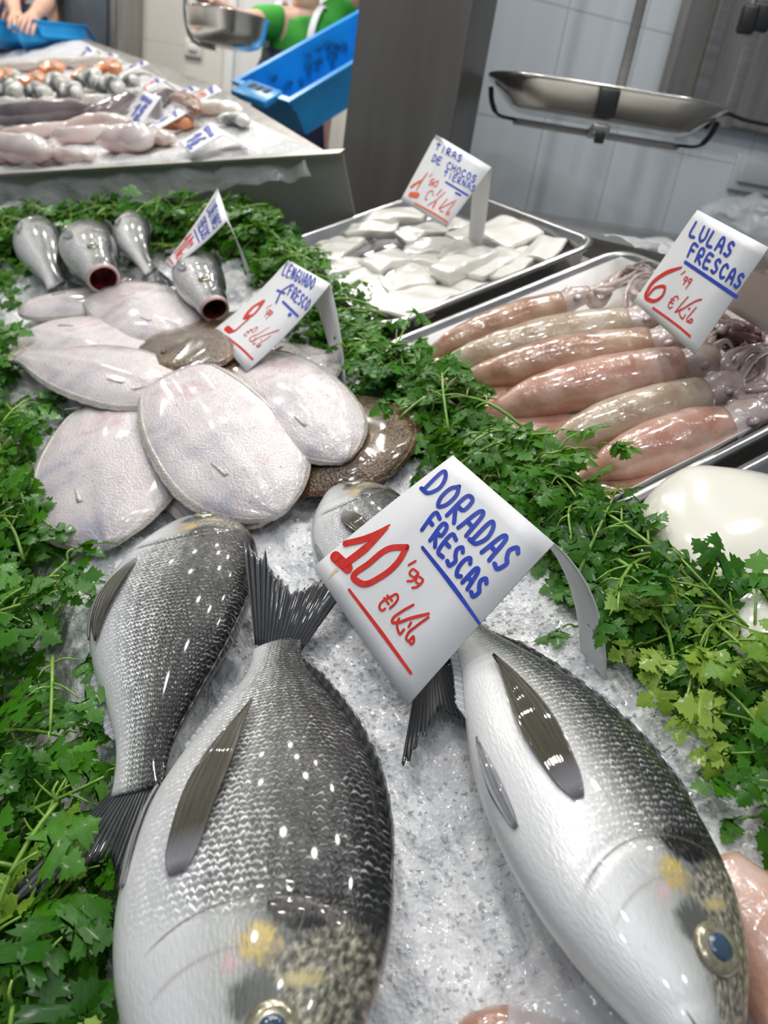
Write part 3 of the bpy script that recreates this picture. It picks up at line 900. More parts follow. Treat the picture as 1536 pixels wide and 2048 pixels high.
def pectoral(f, t0, y0, base, t1, y1, wide, lift=0.004, cup=0.0):
    """paddle fin lying on the flank, root at (t0,y0), tip at (t1,y1)"""
    m, n = 20, 21
    G = np.zeros((m, n, 3))
    for i, r in enumerate(np.linspace(0, 1, m)):
        ww = (base + (wide - base) * math.sin(min(r / 0.5, 1) * math.pi / 2)) * min(1, .55 + r * 6)
        ww *= (1 - max(0, (r - 0.45) / 0.55) ** 1.6 * 0.93)
        for j, a in enumerate(np.linspace(-1, 1, n)):
            t = t0 + (t1 - t0) * r * (1 - 0.10 * max(0, -a)); y = y0 + (y1 - y0) * r + a * ww
            p = f.at(t, y, 0.0012 + lift * math.sin(r * 2.4) + 0.0010 * math.sin(a * 30) * r + cup * (1 - a * a) * r)
            G[i, j] = p
    return solid(G, 0.0009), fin_uv(m, n)


def edge_fin(f, t0, t1, side, hgt, rnd=0, lay=0.8, spiky=0.10):
    """dorsal or anal fin folded along the back or belly edge"""
    m, n = 5, 60; G = np.zeros((m, n, 3)); r2 = np.random.default_rng(rnd)
    ts = np.linspace(t0, t1, n); c, T, N, B = f.frame(ts); d, e, w = f.dims(ts)
    for j in range(n):
        q = (ts[j] - t0) / (t1 - t0)
        y = (d[j] if side > 0 else e[j]) * 0.985
        hh = hgt * min(1, q * 7, (1 - q) * 5 + 0.25) * (1 + spiky * ((j % 4) / 3 - 0.5) + 0.05 * r2.normal())
        for i, r in enumerate(np.linspace(0, 1, m)):
            G[i, j] = c[j] + B[j] * (y + side * hh * r * math.cos(lay)) + N[j] * (w[j] * 0.1 + hh * r * math.sin(lay)) + T[j] * hh * r * 0.8
    return solid(G, 0.0009), fin_uv(m, n)


def fish_eye(th, f, t, y, r, parent=None):
    c = f.at(t, y); a = f.at(t + 0.01, y); b = f.at(t, y + 0.05)
    n_ = norm(np.cross(a - c, b - c)); n_ = n_ if n_.dot(f.frame(np.array([t]))[2][0]) > 0 else -n_
    A = basis(n_, a - c)                        # rows: normal first
    A = np.array([A[1], A[2], A[0]])
    ring = th.part('eye', lathe([(r * 1.1, -r * .5), (r * 1.12, r * .02), (r, r * .16), (r * .8, r * .22), (r * .55, r * .24)], 28, c, A), M['eye_gold'])
    th.part('pupil', lathe([(r * .60, r * .1), (r * .58, r * .25), (r * .38, r * .33), (r * .1, r * .36)], 24, c, A), M['pupil'], parent=ring)


def bream(label, f, skin, cau, pec, eye=True, dorsal=(0.30, 0.90), pelvic=True, rnd=0, dh=0.016):
    c = f.frame(np.array([0.5]))[0][0]
    th = Thing('gilthead_bream', label, 'fish', (c[0], c[1], 0.0), group='bream on the crushed ice')
    VF, uv = f.body()
    th.part('body', VF, M[skin], uv=uv)
    VF, uv = caudal(f, **cau); th.part('tail_fin', VF, M['fin_dark'], uv=uv, label='dark forked tail fin')
    VF, uv = pectoral(f, **pec); th.part('pectoral_fin', VF, M['fin'], uv=uv)
    if dorsal:
        VF, uv = edge_fin(f, *dorsal, 1, dh * f.L, rnd); th.part('dorsal_fin', VF, M['fin_dark'], uv=uv)
    VF, uv = edge_fin(f, 0.64, 0.86, -1, 0.016 * f.L, rnd + 1, 0.2, 0.1); th.part('anal_fin', VF, M['fin_pale'], uv=uv)
    if pelvic:
        VF, uv = pectoral(f, 0.36, -0.90, 0.03, 0.56, -0.94, 0.05, 0.0015); th.part('pelvic_fin', VF, M['fin_pale'], uv=uv)
    if eye:
        fish_eye(th, f, 0.125, 0.40, 0.031 * f.L)
    mt = np.linspace(0.004, 0.088, 14)
    th.part('mouth', tube(f.at(mt, np.linspace(-0.15, -0.42, 14), -0.0006), np.linspace(0.0016, 0.0003, 14), 8), M['lip_line'])
    th.part('lip', tube(f.at(mt, np.linspace(-0.08, -0.30, 14), -0.0024), np.linspace(0.0034, 0.0006, 14), 8), M['lip_pink'])
    return th


BP = (BREAM_T, BREAM_D, BREAM_E, BREAM_W)


def through(tail, op, t_op, snout_dip=0.0, bend=(0, 0, 0), short=1.0):
    """spine through the tail base and the gill cover, snout carried on beyond"""
    tail, op = np.asarray(tail), np.asarray(op)
    sn = op + (op - tail) * (t_op / (1 - t_op)) * short + np.array([0, 0, -snout_dip])
    mid = sn + (tail - sn) * 0.5 + np.asarray(bend)
    return sn, mid, tail


# the large bream in front, head towards us and out of the picture
f = Fish(*through(pl(552, 1290, .010), pl(492, 1895, .050), 0.285, 0.0, (0.004, 0, 0.012)), BP, -1, roll=0, deep=1.12, thick=1.05)
bream('large silver bream in front, dark forked tail raised, head out of the picture', f, 'bream',
      dict(length=0.085, spread=22, tdir=pl(590, 1150, .03) - pl(552, 1290, .010), rnd=3),
      dict(t0=0.335, y0=-0.42, base=0.11, t1=0.68, y1=-0.10, wide=0.17, lift=0.006), eye=True, rnd=2)
# bream on the left, head turned down behind
f = Fish(*through(pl(272, 1585, .016), pl(348, 1078, .032), 0.27, 0.045, (-0.001, 0, 0.012), 0.85), BP, 1, roll=-4, deep=1.17, thick=1.05)
bream('silver bream on the left against the parsley with its dark tail fin over the leaves', f, 'bream',
      dict(length=0.088, spread=21, tdir=pl(195, 1720, .02) - pl(268, 1580, .016), rnd=5),
      dict(t0=0.33, y0=-0.42, base=0.06, t1=0.60, y1=-0.80, wide=0.16, lift=0.004), rnd=4)
# bream on the right, head low in the corner
p0, p1, p2 = through(pl(905, 1235, .012), pl(1258, 1800, .046), 0.27, 0.004, (0.005, -0.001, 0.008), 0.92)
f = Fish(p0 + [-.006, .006, -.004], p1, p2, BP, -1, roll=13, deep=0.86, thick=0.93)
bream('bream on the right of the ice, round eye and gold cheek by the corner', f, 'bream_pale',
      dict(length=0.06, spread=22, rnd=8),
      dict(t0=0.36, y0=-0.30, base=0.10, t1=0.74, y1=-0.34, wide=0.20, lift=0.005), rnd=6)
# bream mostly under the card
f = Fish(*through(pl(872, 1335, .008), pl(702, 1012, .026), 0.27, 0.030, (0.0, 0, 0.010), 0.9), BP, 1, roll=-6, deep=1.0, thick=1.0)
bream('bream half hidden under the large price card, head and tail fin showing', f, 'bream',
      dict(length=0.075, spread=15, tdir=pl(905, 1545, .008) - pl(872, 1335, .008), rnd=9),
      dict(t0=0.33, y0=-0.20, base=0.10, t1=0.60, y1=0.10, wide=0.18, lift=0.004), rnd=7)


# ------------------------------------------------------------------ sea bass
def bass(label, P0, P1, P2, sd, roll, mouth, eye, tdir=None, rnd=0):
    f = Fish(P0, P1, P2, (BASS_T, BASS_D, BASS_E, BASS_W), sd, roll, 0.98, 1.05)
    c = f.frame(np.array([0.5]))[0][0]
    th = Thing('sea_bass', label, 'fish', (c[0], c[1], 0.0), group='sea bass at the back of the ice')
    VF, uv = f.body(80, 44, cap=not mouth)
    th.part('body', VF, M['bass'], uv=uv)
    VF, uv = caudal(f, 0.05, 24, tdir, rnd); th.part('tail_fin', VF, M['fin_dark'], uv=uv)
    VF, uv = edge_fin(f, 0.3, 0.62, 1, 0.03 * f.L, rnd); th.part('dorsal_fin', VF, M['fin_dark'], uv=uv)
    VF, uv = pectoral(f, 0.29, -0.3, 0.10, 0.44, -0.45, 0.15, 0.003); th.part('pectoral_fin', VF, M['fin_pale'], uv=uv)
    if mouth:
        ph = np.linspace(0, 2 * np.pi, 40, endpoint=False)
        c, T, N, B = (x[0] for x in f.frame(np.array([0.0])))
        r0 = f.S(np.full(40, 0.0), ph) - c
        lip = loft([c + r0 * k - T * z for k, z in ((1.0, -0.003), (1.02, 0.001), (0.98, 0.005), (0.90, 0.006), (0.82, 0.003))], False, False)
        th.part('lip', lip, M['lip_pink'])
        th.part('mouth', loft([c + r0 * k - T * z for k, z in ((0.90, 0.0055), (0.82, -0.004), (0.70, -0.020), (0.5, -0.034), (0.1, -0.040))], False, True), M['mouth_red'])
    if eye:
        fish_eye(th, f, 0.13, 0.30, 0.0075)
    return th


bass('sea bass at the back left seen from its tail, dark back to the right', pl(70, 452, .03), pl(80, 495, .035), pl(112, 572, .02), 1, -6, False, False, pl(140, 600, .005) - pl(112, 572, .02), 1)
bass('sea bass with red gaping mouth, the one nearer the left parsley bank', pl(206, 556, .042), pl(178, 498, .05), pl(150, 452, .03), -1, -8, True, True, None, 2)
bass('sea bass lying tail towards us between the two gaping ones', pl(262, 440, .035), pl(270, 490, .04), pl(303, 545, .02), 1, -6, False, False, pl(316, 580, .004) - pl(303, 545, .02), 3)
bass('sea bass with red gaping mouth, the one nearer the second price card', pl(428, 616, .04), pl(400, 560, .045), pl(368, 500, .03), -1, -10, True, True, None, 4)

# ------------------------------------------------------------------ soles
SOLE_T = [0, .02, .06, .12, .22, .36, .50, .64, .78, .88, .95, 1.0]
SOLE_B = [.10, .26, .50, .72, .92, 1.0, .99, .95, .86, .76, .66, .50]
SOLE_W = [.10, .26, .50, .72, .92, 1.0, .97, .85, .62, .42, .30, .26]


def sole(label, head, tail, Wd, kind, hs=(.01, .014, .01), bend=0.0, tilt=0.0, blunt=False, seed=0, length=None):
    """head and tail as sight points, hs the height of head, middle and tail above the bed"""
    A, B = pl(*head, hs[0]), pl(*tail, hs[2])
    if length: B = A + (B - A) * length / np.linalg.norm(B - A)
    dv = B - A; L = np.linalg.norm(dv); d = dv / L
    side = norm(np.cross((0, 0, 1), d)); up = np.cross(d, side)
    m, n = 46, 33
    ts = np.linspace(0, 1, m); w = ci(ts, SOLE_T, SOLE_B if blunt else SOLE_W) * Wd / 2
    hh = ci(ts, [0, .5, 1], hs)

    def pt(i, y, k):
        t = ts[i]; yy = y * w[i]
        th_ = (0.0125 * (1 - abs(y) ** 2.2) ** 0.7 + .0010 * math.exp(-(y / .07) ** 2)) * min(1, (t * 9 + 0.25)) * (1 - 0.6 * t)
        und = 0.0010 * math.sin(t * 7 + seed) * y + 0.0012 * noise.noise(Vector((t * 5, y * 3, seed)))
        p = A + d * (t * L) + side * (yy + bend * math.sin(t * math.pi)) + np.array([0, 0, hh[i] - (A[2] + dv[2] * t)]) + up * (yy * tilt + und)
        return p + up * (th_ if k > 0 else -0.0025)
    ins = 0.94
    top = np.array([[pt(i, y, 1) for y in np.sin(np.linspace(-1, 1, n) * 1.35) / math.sin(1.35) * ins] for i in range(m)])
    bot = np.array([[pt(i, y, -1) for y in np.linspace(ins, -ins, 12)] for i in range(m)])
    c = (A + B) / 2
    th = Thing('sole', label, 'fish', (c[0], c[1], 0.0), group='soles heaped on the ice')
    mb, mf = (M['sole_white'], M['sole_fringe']) if kind == 'w' else (M['sole_brown'], M['sole_brown_fringe'])
    th.part('body', loft(np.concatenate([top, bot], 1)), mb)
    fr = []
    for s_ in (-1, 1):
        G = np.zeros((m, 7, 3))
        for i in range(m):
            for j, y in enumerate(np.linspace(ins - 0.03, 1.03 + 0.008 * math.sin(i * 1.7 + seed), 7)):
                q = pt(i, s_ * min(y, 1.0), -1) + side * s_ * max(0, y - 1) * w[i]
                k = (y - ins) / 0.08
                edge0 = pt(i, s_ * ins, 1)
                f_ = np.clip(k, 0, 1)
                q[2] = (edge0[2] + 0.0004) * (1 - f_) + (q[2] + 0.001 + 0.0003 * math.sin(i * 2.4) * f_) * f_
                G[i, j] = q
        fr.append(solid(G, 0.0012))
    th.part('fin_fringe', join(*fr), mf, label='thin rayed fin fringe')
    G = np.zeros((9, 15, 3))
    for i, r in enumerate(np.linspace(0, 1, 9)):
        for j, a in enumerate(np.linspace(-1, 1, 15)):
            G[i, j] = pt(m - 1, 0, -1) + d * (r * L * (0.03 if blunt else 0.13) * (1 - 0.25 * a * a)) + side * a * w[-1] * (1 + 0.45 * r) + up * (0.003 + 0.001 * math.sin(a * 20) * r)
    th.part('tail_fin', solid(G, 0.0012), mf)
    G = np.array([[pt(10 + i, 0.30 + 0.04 * a * (1 - i / 5) + .012 * i, 1) + up * 0.0006 for a in (-1, 0, 1)] for i in range(5)])
    th.part('pectoral_fin', solid(G, 0.0006), mf)
    return th


sole('brown sole at the right, dark upper side showing beyond the pale one', (768, 955), (560, 800), .160, 'b', (.004, .004, .004), seed=1)
sole('brown sole tucked under the heap below the second price card', (512, 805), (395, 715), .10, 'b', (.012, .014, .012), seed=2, length=.20)
sole('brown sole glistening next to the second price card', (335, 762), (440, 655), .150, 'b', (.027, .027, .008), seed=3, length=.20, blunt=True)
sole('pale grey sole tail showing behind the leg of the second price card', (640, 780), (545, 690), .09, 'w', (.006, .008, .008), seed=4)
sole('pale sole at the far left edge, just in front of the sea bass', (40, 618), (225, 600), .10, 'w', (.010, .012, .010), seed=5, length=.25)
sole('pale sole with a pink streak lying between the two gaping sea bass', (372, 672), (192, 570), .120, 'w', (.020, .024, .020), seed=6, length=.27, blunt=True)
sole('pale sole at the left, blue grey shade on its head by the parsley', (50, 668), (330, 735), .135, 'w', (.016, .022, .018), seed=7)
sole('pale sole lying crosswise with its narrow tail at the left parsley', (350, 800), (45, 712), .108, 'w', (.028, .034, .026), seed=8, bend=-0.006)
sole('pale sole lowest in the heap, almost covered by two larger pale ones', (530, 1046), (360, 900), .105, 'w', (.000, .002, .004), seed=9, length=.24)
sole('large pale sole lowest on the left, head behind the left bream', (215, 1095), (225, 800), .152, 'w', (.004, .022, .020), seed=10, blunt=True)
sole('large pale sole in the middle of the heap, nothing on top of it', (560, 1030), (348, 752), .132, 'w', (.012, .034, .040), bend=0.004, seed=11, blunt=True)
sole('small pale sole on top at the right, across the brown one', (692, 922), (515, 718), .100, 'w', (.018, .028, .020), seed=12, blunt=True)


# ------------------------------------------------------------------ squid
def squid(label, tip, end, arms, r, skin, seed, fin=1.0, armm='squid_arm', h=0.0, narm=7):
    rs = np.random.default_rng(seed)
    A, B = pl(*tip, -.026 + h), pl(*end, -.008 + h)
    d = norm(B - A); side = norm(np.cross((0, 0, 1), d))
    P = curve([A, A + (B - A) * .33 + side * rs.uniform(-.004, .004) + [0, 0, .004], A + (B - A) * .66 + [0, 0, .004], B], 40)
    tt = np.linspace(0, 1, 40)
    a = ci(tt, [0, .04, .12, .25, .42, .60, .80, .94, 1], [.002, .005, .010, .019, .0255, .028, .0265, .0235, .0215]) * r
    c = A + (B - A) / 2
    th = Thing('squid', label, 'squid', (c[0], c[1], -.04), group='row of squid in the paper lined tray')
    th.part('mantle', wobble(sweep(P, a, a * 0.86, n=28), 60, 0.0012, seed), M[skin])
    for s_ in (-1, 1):
        G = np.zeros((18, 8, 3))
        for i, t in enumerate(np.linspace(0.0, 0.46, 18)):
            q = t / 0.46; k = t * 39; p = P[int(k)] + (P[min(int(k) + 1, 39)] - P[int(k)]) * (k % 1); ra = np.interp(t, tt, a)
            wd_ = 0.034 * fin * r * (math.sin(min(q * 1.25, 1.0) ** 0.7 * math.pi / 2) if q < 0.8 else math.cos((q - 0.8) / 0.2 * math.pi / 2) ** 0.8)
            for j, y in enumerate(np.linspace(0, 1, 8)):
                G[i, j] = p + side * s_ * (ra * 0.75 + wd_ * y) + np.array([0, 0, -ra * 0.35 - 0.004 * y + 0.0025 * math.sin(q * 8 + y * 3 + seed) * y])
                G[i, j][2] = max(G[i, j][2], -.0375)
        th.part('fin', solid(G, 0.0022), M[skin])
    hd = B + d * 0.016 + [0, 0, 0.001]
    he = th.part('head', wobble(sweep(curve([B - d * 0.008, B + d * .01, hd + d * .006, hd + d * .02], 16), np.array([.015, .018, .0185, .019, .0195, .020, .0205, .021, .021, .0205, .0195, .0185, .0175, .0165, .0155, .014]) * r * 0.92,
                                        np.array([.013, .016, .016, .0165, .017, .017, .0175, .0175, .0175, .017, .0165, .016, .015, .014, .013, .012]) * r * 0.92, n=18), 70, .002, seed), M[armm])
    for s_ in (-1, 1):
        th.part('eye', ellipsoid(hd + side * s_ * .0155 * r + [0, 0, .006], (.006, .006, .004), n=12, m=8), M['cuttle_purple'], parent=he)
    E_ = [pl(*p, h) for p in arms]
    for k in range(narm):
        off = side * rs.uniform(-.013, .013) + np.array([0, 0, rs.uniform(-.010, .010)])
        s0_ = hd + d * .016 + off * .8
        pts = [s0_]
        for e in E_:
            pts.append(e + side * rs.uniform(-.014, .014) + d * rs.uniform(-.008, .008) + [0, 0, rs.uniform(-.02, .008)])
        pts.append(pts[-1] + d * rs.uniform(.0, .02) + side * rs.uniform(-.02, .02) + [0, 0, rs.uniform(-.012, .0)])
        Pk = curve(pts, 22)
        th.part('arm', wobble(sweep(Pk, np.linspace(.0068, .0016, 22) * r, np.linspace(.0056, .0014, 22) * r, n=9), 140, .0012, seed + k), M[armm])
    return th


squid('orange tan squid at the back of the row, beside bare white paper', (826, 722), (1122, 608), [(1190, 580), (1250, 545), (1300, 535)], .82, 'squid_a', 1, 1.15)
squid('pale greenish squid second from the back of the row', (842, 742), (1255, 645), [(1270, 600), (1285, 560)], .96, 'squid_b', 2)
squid('tan squid in mid row, its head just left of the price card corner', (880, 771), (1300, 690), [(1335, 655), (1370, 650)], .98, 'squid_a', 3)
squid('plump pinkish squid with its head under the price card corner', (945, 838), (1362, 735), [(1400, 705), (1445, 680)], 1.1, 'squid_c', 4)
squid('pale mottled squid second from the front with long pale arms', (1058, 915), (1408, 790), [(1455, 755), (1500, 715), (1545, 690)], .95, 'squid_b', 5, 0.9)
squid('reddish squid nearest to us at the front rim of the tray', (1150, 962), (1450, 850), [(1500, 805), (1545, 775)], .98, 'squid_c', 6, 1.2)
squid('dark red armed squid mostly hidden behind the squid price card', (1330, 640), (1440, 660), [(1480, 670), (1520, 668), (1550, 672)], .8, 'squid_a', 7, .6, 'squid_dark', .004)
# ------------------------------------------------------------------ cuttlefish strips in the back tray
STR = [('thick strip standing on the back left rim side', 395, 92, 660, 78, .022, .010, .012), ('strip lying behind the glossy heap at the left', 315, 150, 530, 142, .020, .012, .006),
       ('thick block under the corner of the price card', 545, 178, 735, 128, .026, .006, .014), ('long strip across the middle back', 565, 222, 905, 208, .026, .004, .010),
       ('strip bent up towards the price card', 770, 178, 930, 128, .018, .004, .012), ('broad white slab by the back rim', 930, 112, 1120, 188, .034, .006, .010),
       ('broad flat slab at the right rim', 1130, 225, 1255, 245, .036, .008, .004), ('long strip along the front right rim', 965, 362, 1175, 225, .024, .006, .002),
       ('strip next to the long one along the rim', 850, 352, 1065, 232, .026, .006, .006), ('tall wedge shaped strip in the middle', 715, 352, 945, 252, .022, .014, .012),
       ('small strip lying behind the wedge', 730, 240, 900, 235, .024, .006, .008), ('wet strip at the centre left', 590, 268, 760, 285, .022, .008, .004),
       ('thick strip over the yellowish gap', 400, 312, 560, 262, .030, .010, .010), ('sloping strip at the left', 215, 285, 345, 185, .020, .008, .006),
       ('strip at the far left rim', 130, 252, 310, 192, .026, .005, .006), ('thin strip along the left front', 205, 330, 400, 285, .020, .004, .008),
       ('broad slab lowest at the left corner', 265, 352, 455, 500, .046, .006, .004), ('broad slab nearest the front rim', 500, 528, 720, 402, .046, .007, .004),
       ('strip behind the front slabs', 470, 392, 680, 345, .028, .005, .008), ('flat strip in the middle of the tray', 520, 318, 690, 300, .026, .004, .004),
       ('narrow strip at the front rim', 785, 422, 930, 372, .020, .007, -.002), ('strip tucked under the front slab', 640, 480, 860, 405, .024, .004, -.006),
       ('strip half under the broad slab at the left', 180, 345, 330, 420, .024, .004, -.004), ('short strip in the back corner', 760, 120, 850, 125, .020, .006, .006)]
for k, (lb, x0, y0, x1, y1, wd_, tk, h) in enumerate(STR):
    h -= .016
    A, B = pl(560 + x0 / 2.259, 400 + y0 / 2.259, h), pl(560 + x1 / 2.259, 400 + y1 / 2.259, h - .004)
    B = A + (B - A) * min(1, .17 / np.linalg.norm(B - A))
    mid = (A + B) / 2 + [0, 0, .004]
    w_ = np.full(18, wd_ * 1.0); w_[0] *= .95; w_[-1] *= .9
    VF = wobble(sweep(curve([A, mid, B], 18), w_, tk * .8, n=28, ex=7.0), 40, .0045, k * 3.1)
    single('cuttlefish_strip', VF, M['cut_flesh'], 'white cuttlefish strip, ' + lb, 'seafood', group='cuttlefish strips in the back tray')


# ------------------------------------------------------------------ whole cuttlefish in the front tray
def cuttlefish(label, c, L, Wd, ang, h, seed):
    c = np.asarray(c, float); d = np.array([math.cos(ang), math.sin(ang), 0]); s_ = np.array([-d[1], d[0], 0])
    th = Thing('cuttlefish', label, 'cuttlefish', (c[0], c[1], -.04), group='whole cuttlefish')
    t = np.linspace(0, 1, 40)
    P = c + d * ((t - .5) * L)[:, None] + np.array([0, 0, 1]) * (h + .004 * np.sin(t * 3.1))[:, None]
    sh = ci(t, [0, .03, .1, .25, .5, .75, .92, 1], [.12, .34, .62, .90, 1.0, .92, .72, .55])
    th.part('mantle', wobble(sweep(P, sh * Wd / 2, sh ** .8 * .030, n=40, ex=2.3), 18, .004, seed), M['cuttle'])
    for q in (-1, 1):
        G = np.array([[P[i] + s_ * q * (sh[i] * Wd / 2 * .96 + .010 * y * math.sin(min(1, t[i] * 3) * 1.57)) + [0, 0, -.008 - .004 * y + .002 * math.sin(i * .7) * y] for y in np.linspace(0, 1, 5)] for i in range(40)])
        th.part('fin', solid(G, .0015), M['cuttle'])
    hp = P[-1] + d * .012
    th.part('head', wobble(ellipsoid(hp, (.030, .026, .020), basis(d)), 60, .004, seed), M['cuttle_purple'])
    r2 = np.random.default_rng(seed)
    for k in range(8):
        a = (k - 3.5) / 3.5
        Q = curve([hp + d * .01 + s_ * a * .02, hp + d * .035 + s_ * a * .03 + [0, 0, .006], hp + d * .06 + s_ * (a * .03 + r2.uniform(-.01, .01)) + [0, 0, -.01]], 16)
        th.part('arm', tube(Q, np.linspace(.006, .0015, 16), 8), M['cuttle_purple'])


qa, qb = pl(1272, 1052), pl(1660, 1060)
cuttlefish('large smooth white cuttlefish filling the front tray', (*((qa + qb) / 2)[:2], 0), np.linalg.norm(qb - qa), .150, math.atan2(*(qb - qa)[1::-1]), -.012, 3)
qa, qb = pl(1640, 1290), pl(1462, 1206)
cuttlefish('smaller white cuttlefish below the large one, purple arms towards the parsley', (*((qa + qb) / 2)[:2], 0), np.linalg.norm(qb - qa), .085, math.atan2(*(qb - qa)[1::-1]), -.014, 5)


# ------------------------------------------------------------------ price cards
FONT = {
    'A': [[(0, 0), (.45, 1), (.55, 1), (1, 0)], [(.2, .38), (.82, .38)]],
    'B': [[(0, 0), (0, 1), (.7, .92), (.72, .6), (.1, .52), (.85, .42), (.85, .1), (0, 0)]],
    'C': [[(.9, .85), (.5, 1), (.1, .7), (.08, .3), (.45, 0), (.95, .12)]],
    'D': [[(.12, 0), (.2, 1), (.7, .85), (.95, .5), (.7, .12), (-.1, 0)]],
    'E': [[(.9, 1), (.1, 1), (.05, 0), (.9, 0)], [(.08, .52), (.75, .55)]],
    'F': [[(.1, 0), (.12, 1), (.95, 1)], [(.1, .55), (.7, .55)]],
    'G': [[(.9, .85), (.5, 1), (.1, .6), (.3, .05), (.85, .1), (.85, .45), (.55, .45)]],
    'H': [[(.05, 0), (.05, 1)], [(.9, 0), (.9, 1)], [(.05, .5), (.9, .55)]],
    'I': [[(.5, 0), (.5, 1)]],
    'i': [[(.5, 0), (.5, .6)], [(.5, .85), (.52, .9)]],
    'K': [[(.1, 0), (.1, 1)], [(.95, 1), (.1, .45), (.95, 0)]],
    'L': [[(.15, 1), (.05, 0), (.85, 0)]],
    'M': [[(0, 0), (.1, 1), (.5, .3), (.9, 1), (1, 0)]],
    'N': [[(.05, 0), (.08, 1), (.9, 0), (.92, 1)]],
    'O': [[(.5, 1), (.1, .7), (.1, .3), (.5, 0), (.9, .3), (.9, .7), (.5, 1)]],
    'Q': [[(.5, 1), (.1, .6), (.5, .1), (.9, .6), (.5, 1)], [(.5, .3), (1, -.1)]],
    'R': [[(.05, 0), (.1, 1), (.75, .95), (.8, .6), (.12, .48), (.95, 0)]],
    'S': [[(.9, .9), (.45, 1), (.15, .75), (.45, .52), (.85, .35), (.65, .03), (.05, .05)]],
    'T': [[(0, .75), (.95, .8)], [(.5, 1), (.45, 0)]],
    'U': [[(.05, 1), (.1, .2), (.5, 0), (.88, .25), (.92, 1)]],
    '0': [[(.5, 1), (.1, .65), (.15, .2), (.5, 0), (.85, .35), (.85, .8), (.5, 1)]],
    '1': [[(.15, .7), (.6, 1), (.55, 0)]],
    '2': [[(.1, .8), (.5, 1), (.85, .7), (.1, 0), (.9, .02)]],
    '5': [[(.9, 1), (.25, 1), (.2, .6), (.7, .6), (.85, .25), (.5, 0), (.05, .1)]],
    '6': [[(.85, 1), (.35, .7), (.1, .25), (.4, 0), (.8, .2), (.6, .45), (.15, .3)]],
    '9': [[(.85, .7), (.5, 1), (.15, .75), (.45, .5), (.85, .75), (.7, .3), (.4, 0)]],
    '7': [[(.1, 1), (.9, .95), (.4, 0)]], '8': [[(.5, .5), (.15, .75), (.5, 1), (.85, .75), (.15, .25), (.5, 0), (.85, .25), (.5, .5)]],
    '4': [[(.6, 0), (.65, 1), (.05, .35), (.95, .4)]],
    '/': [[(0, -.1), (1, 1.1)]], "'": [[(.5, 1.1), (.4, .8)]], 'e': [[(.9, .9), (.4, 1), (.15, .5), (.4, 0), (.9, .1)], [(-.05, .62), (.7, .62)], [(-.05, .4), (.65, .4)]],
    'l': [[(.3, 1.3), (.4, .1), (.7, .0)]], 'o': [[(.5, .6), (.15, .3), (.5, 0), (.85, .3), (.5, .6)]], 'k': [[(.1, 0), (.1, 1.2)], [(1.1, 1.1), (.1, .5), (.95, 0)]], ' ': [],
}


def smooth2(pts, k=5):
    P = np.asarray(pts, float)
    if len(P) < 3: return P
    return curve(P, (len(P) - 1) * k + 1)


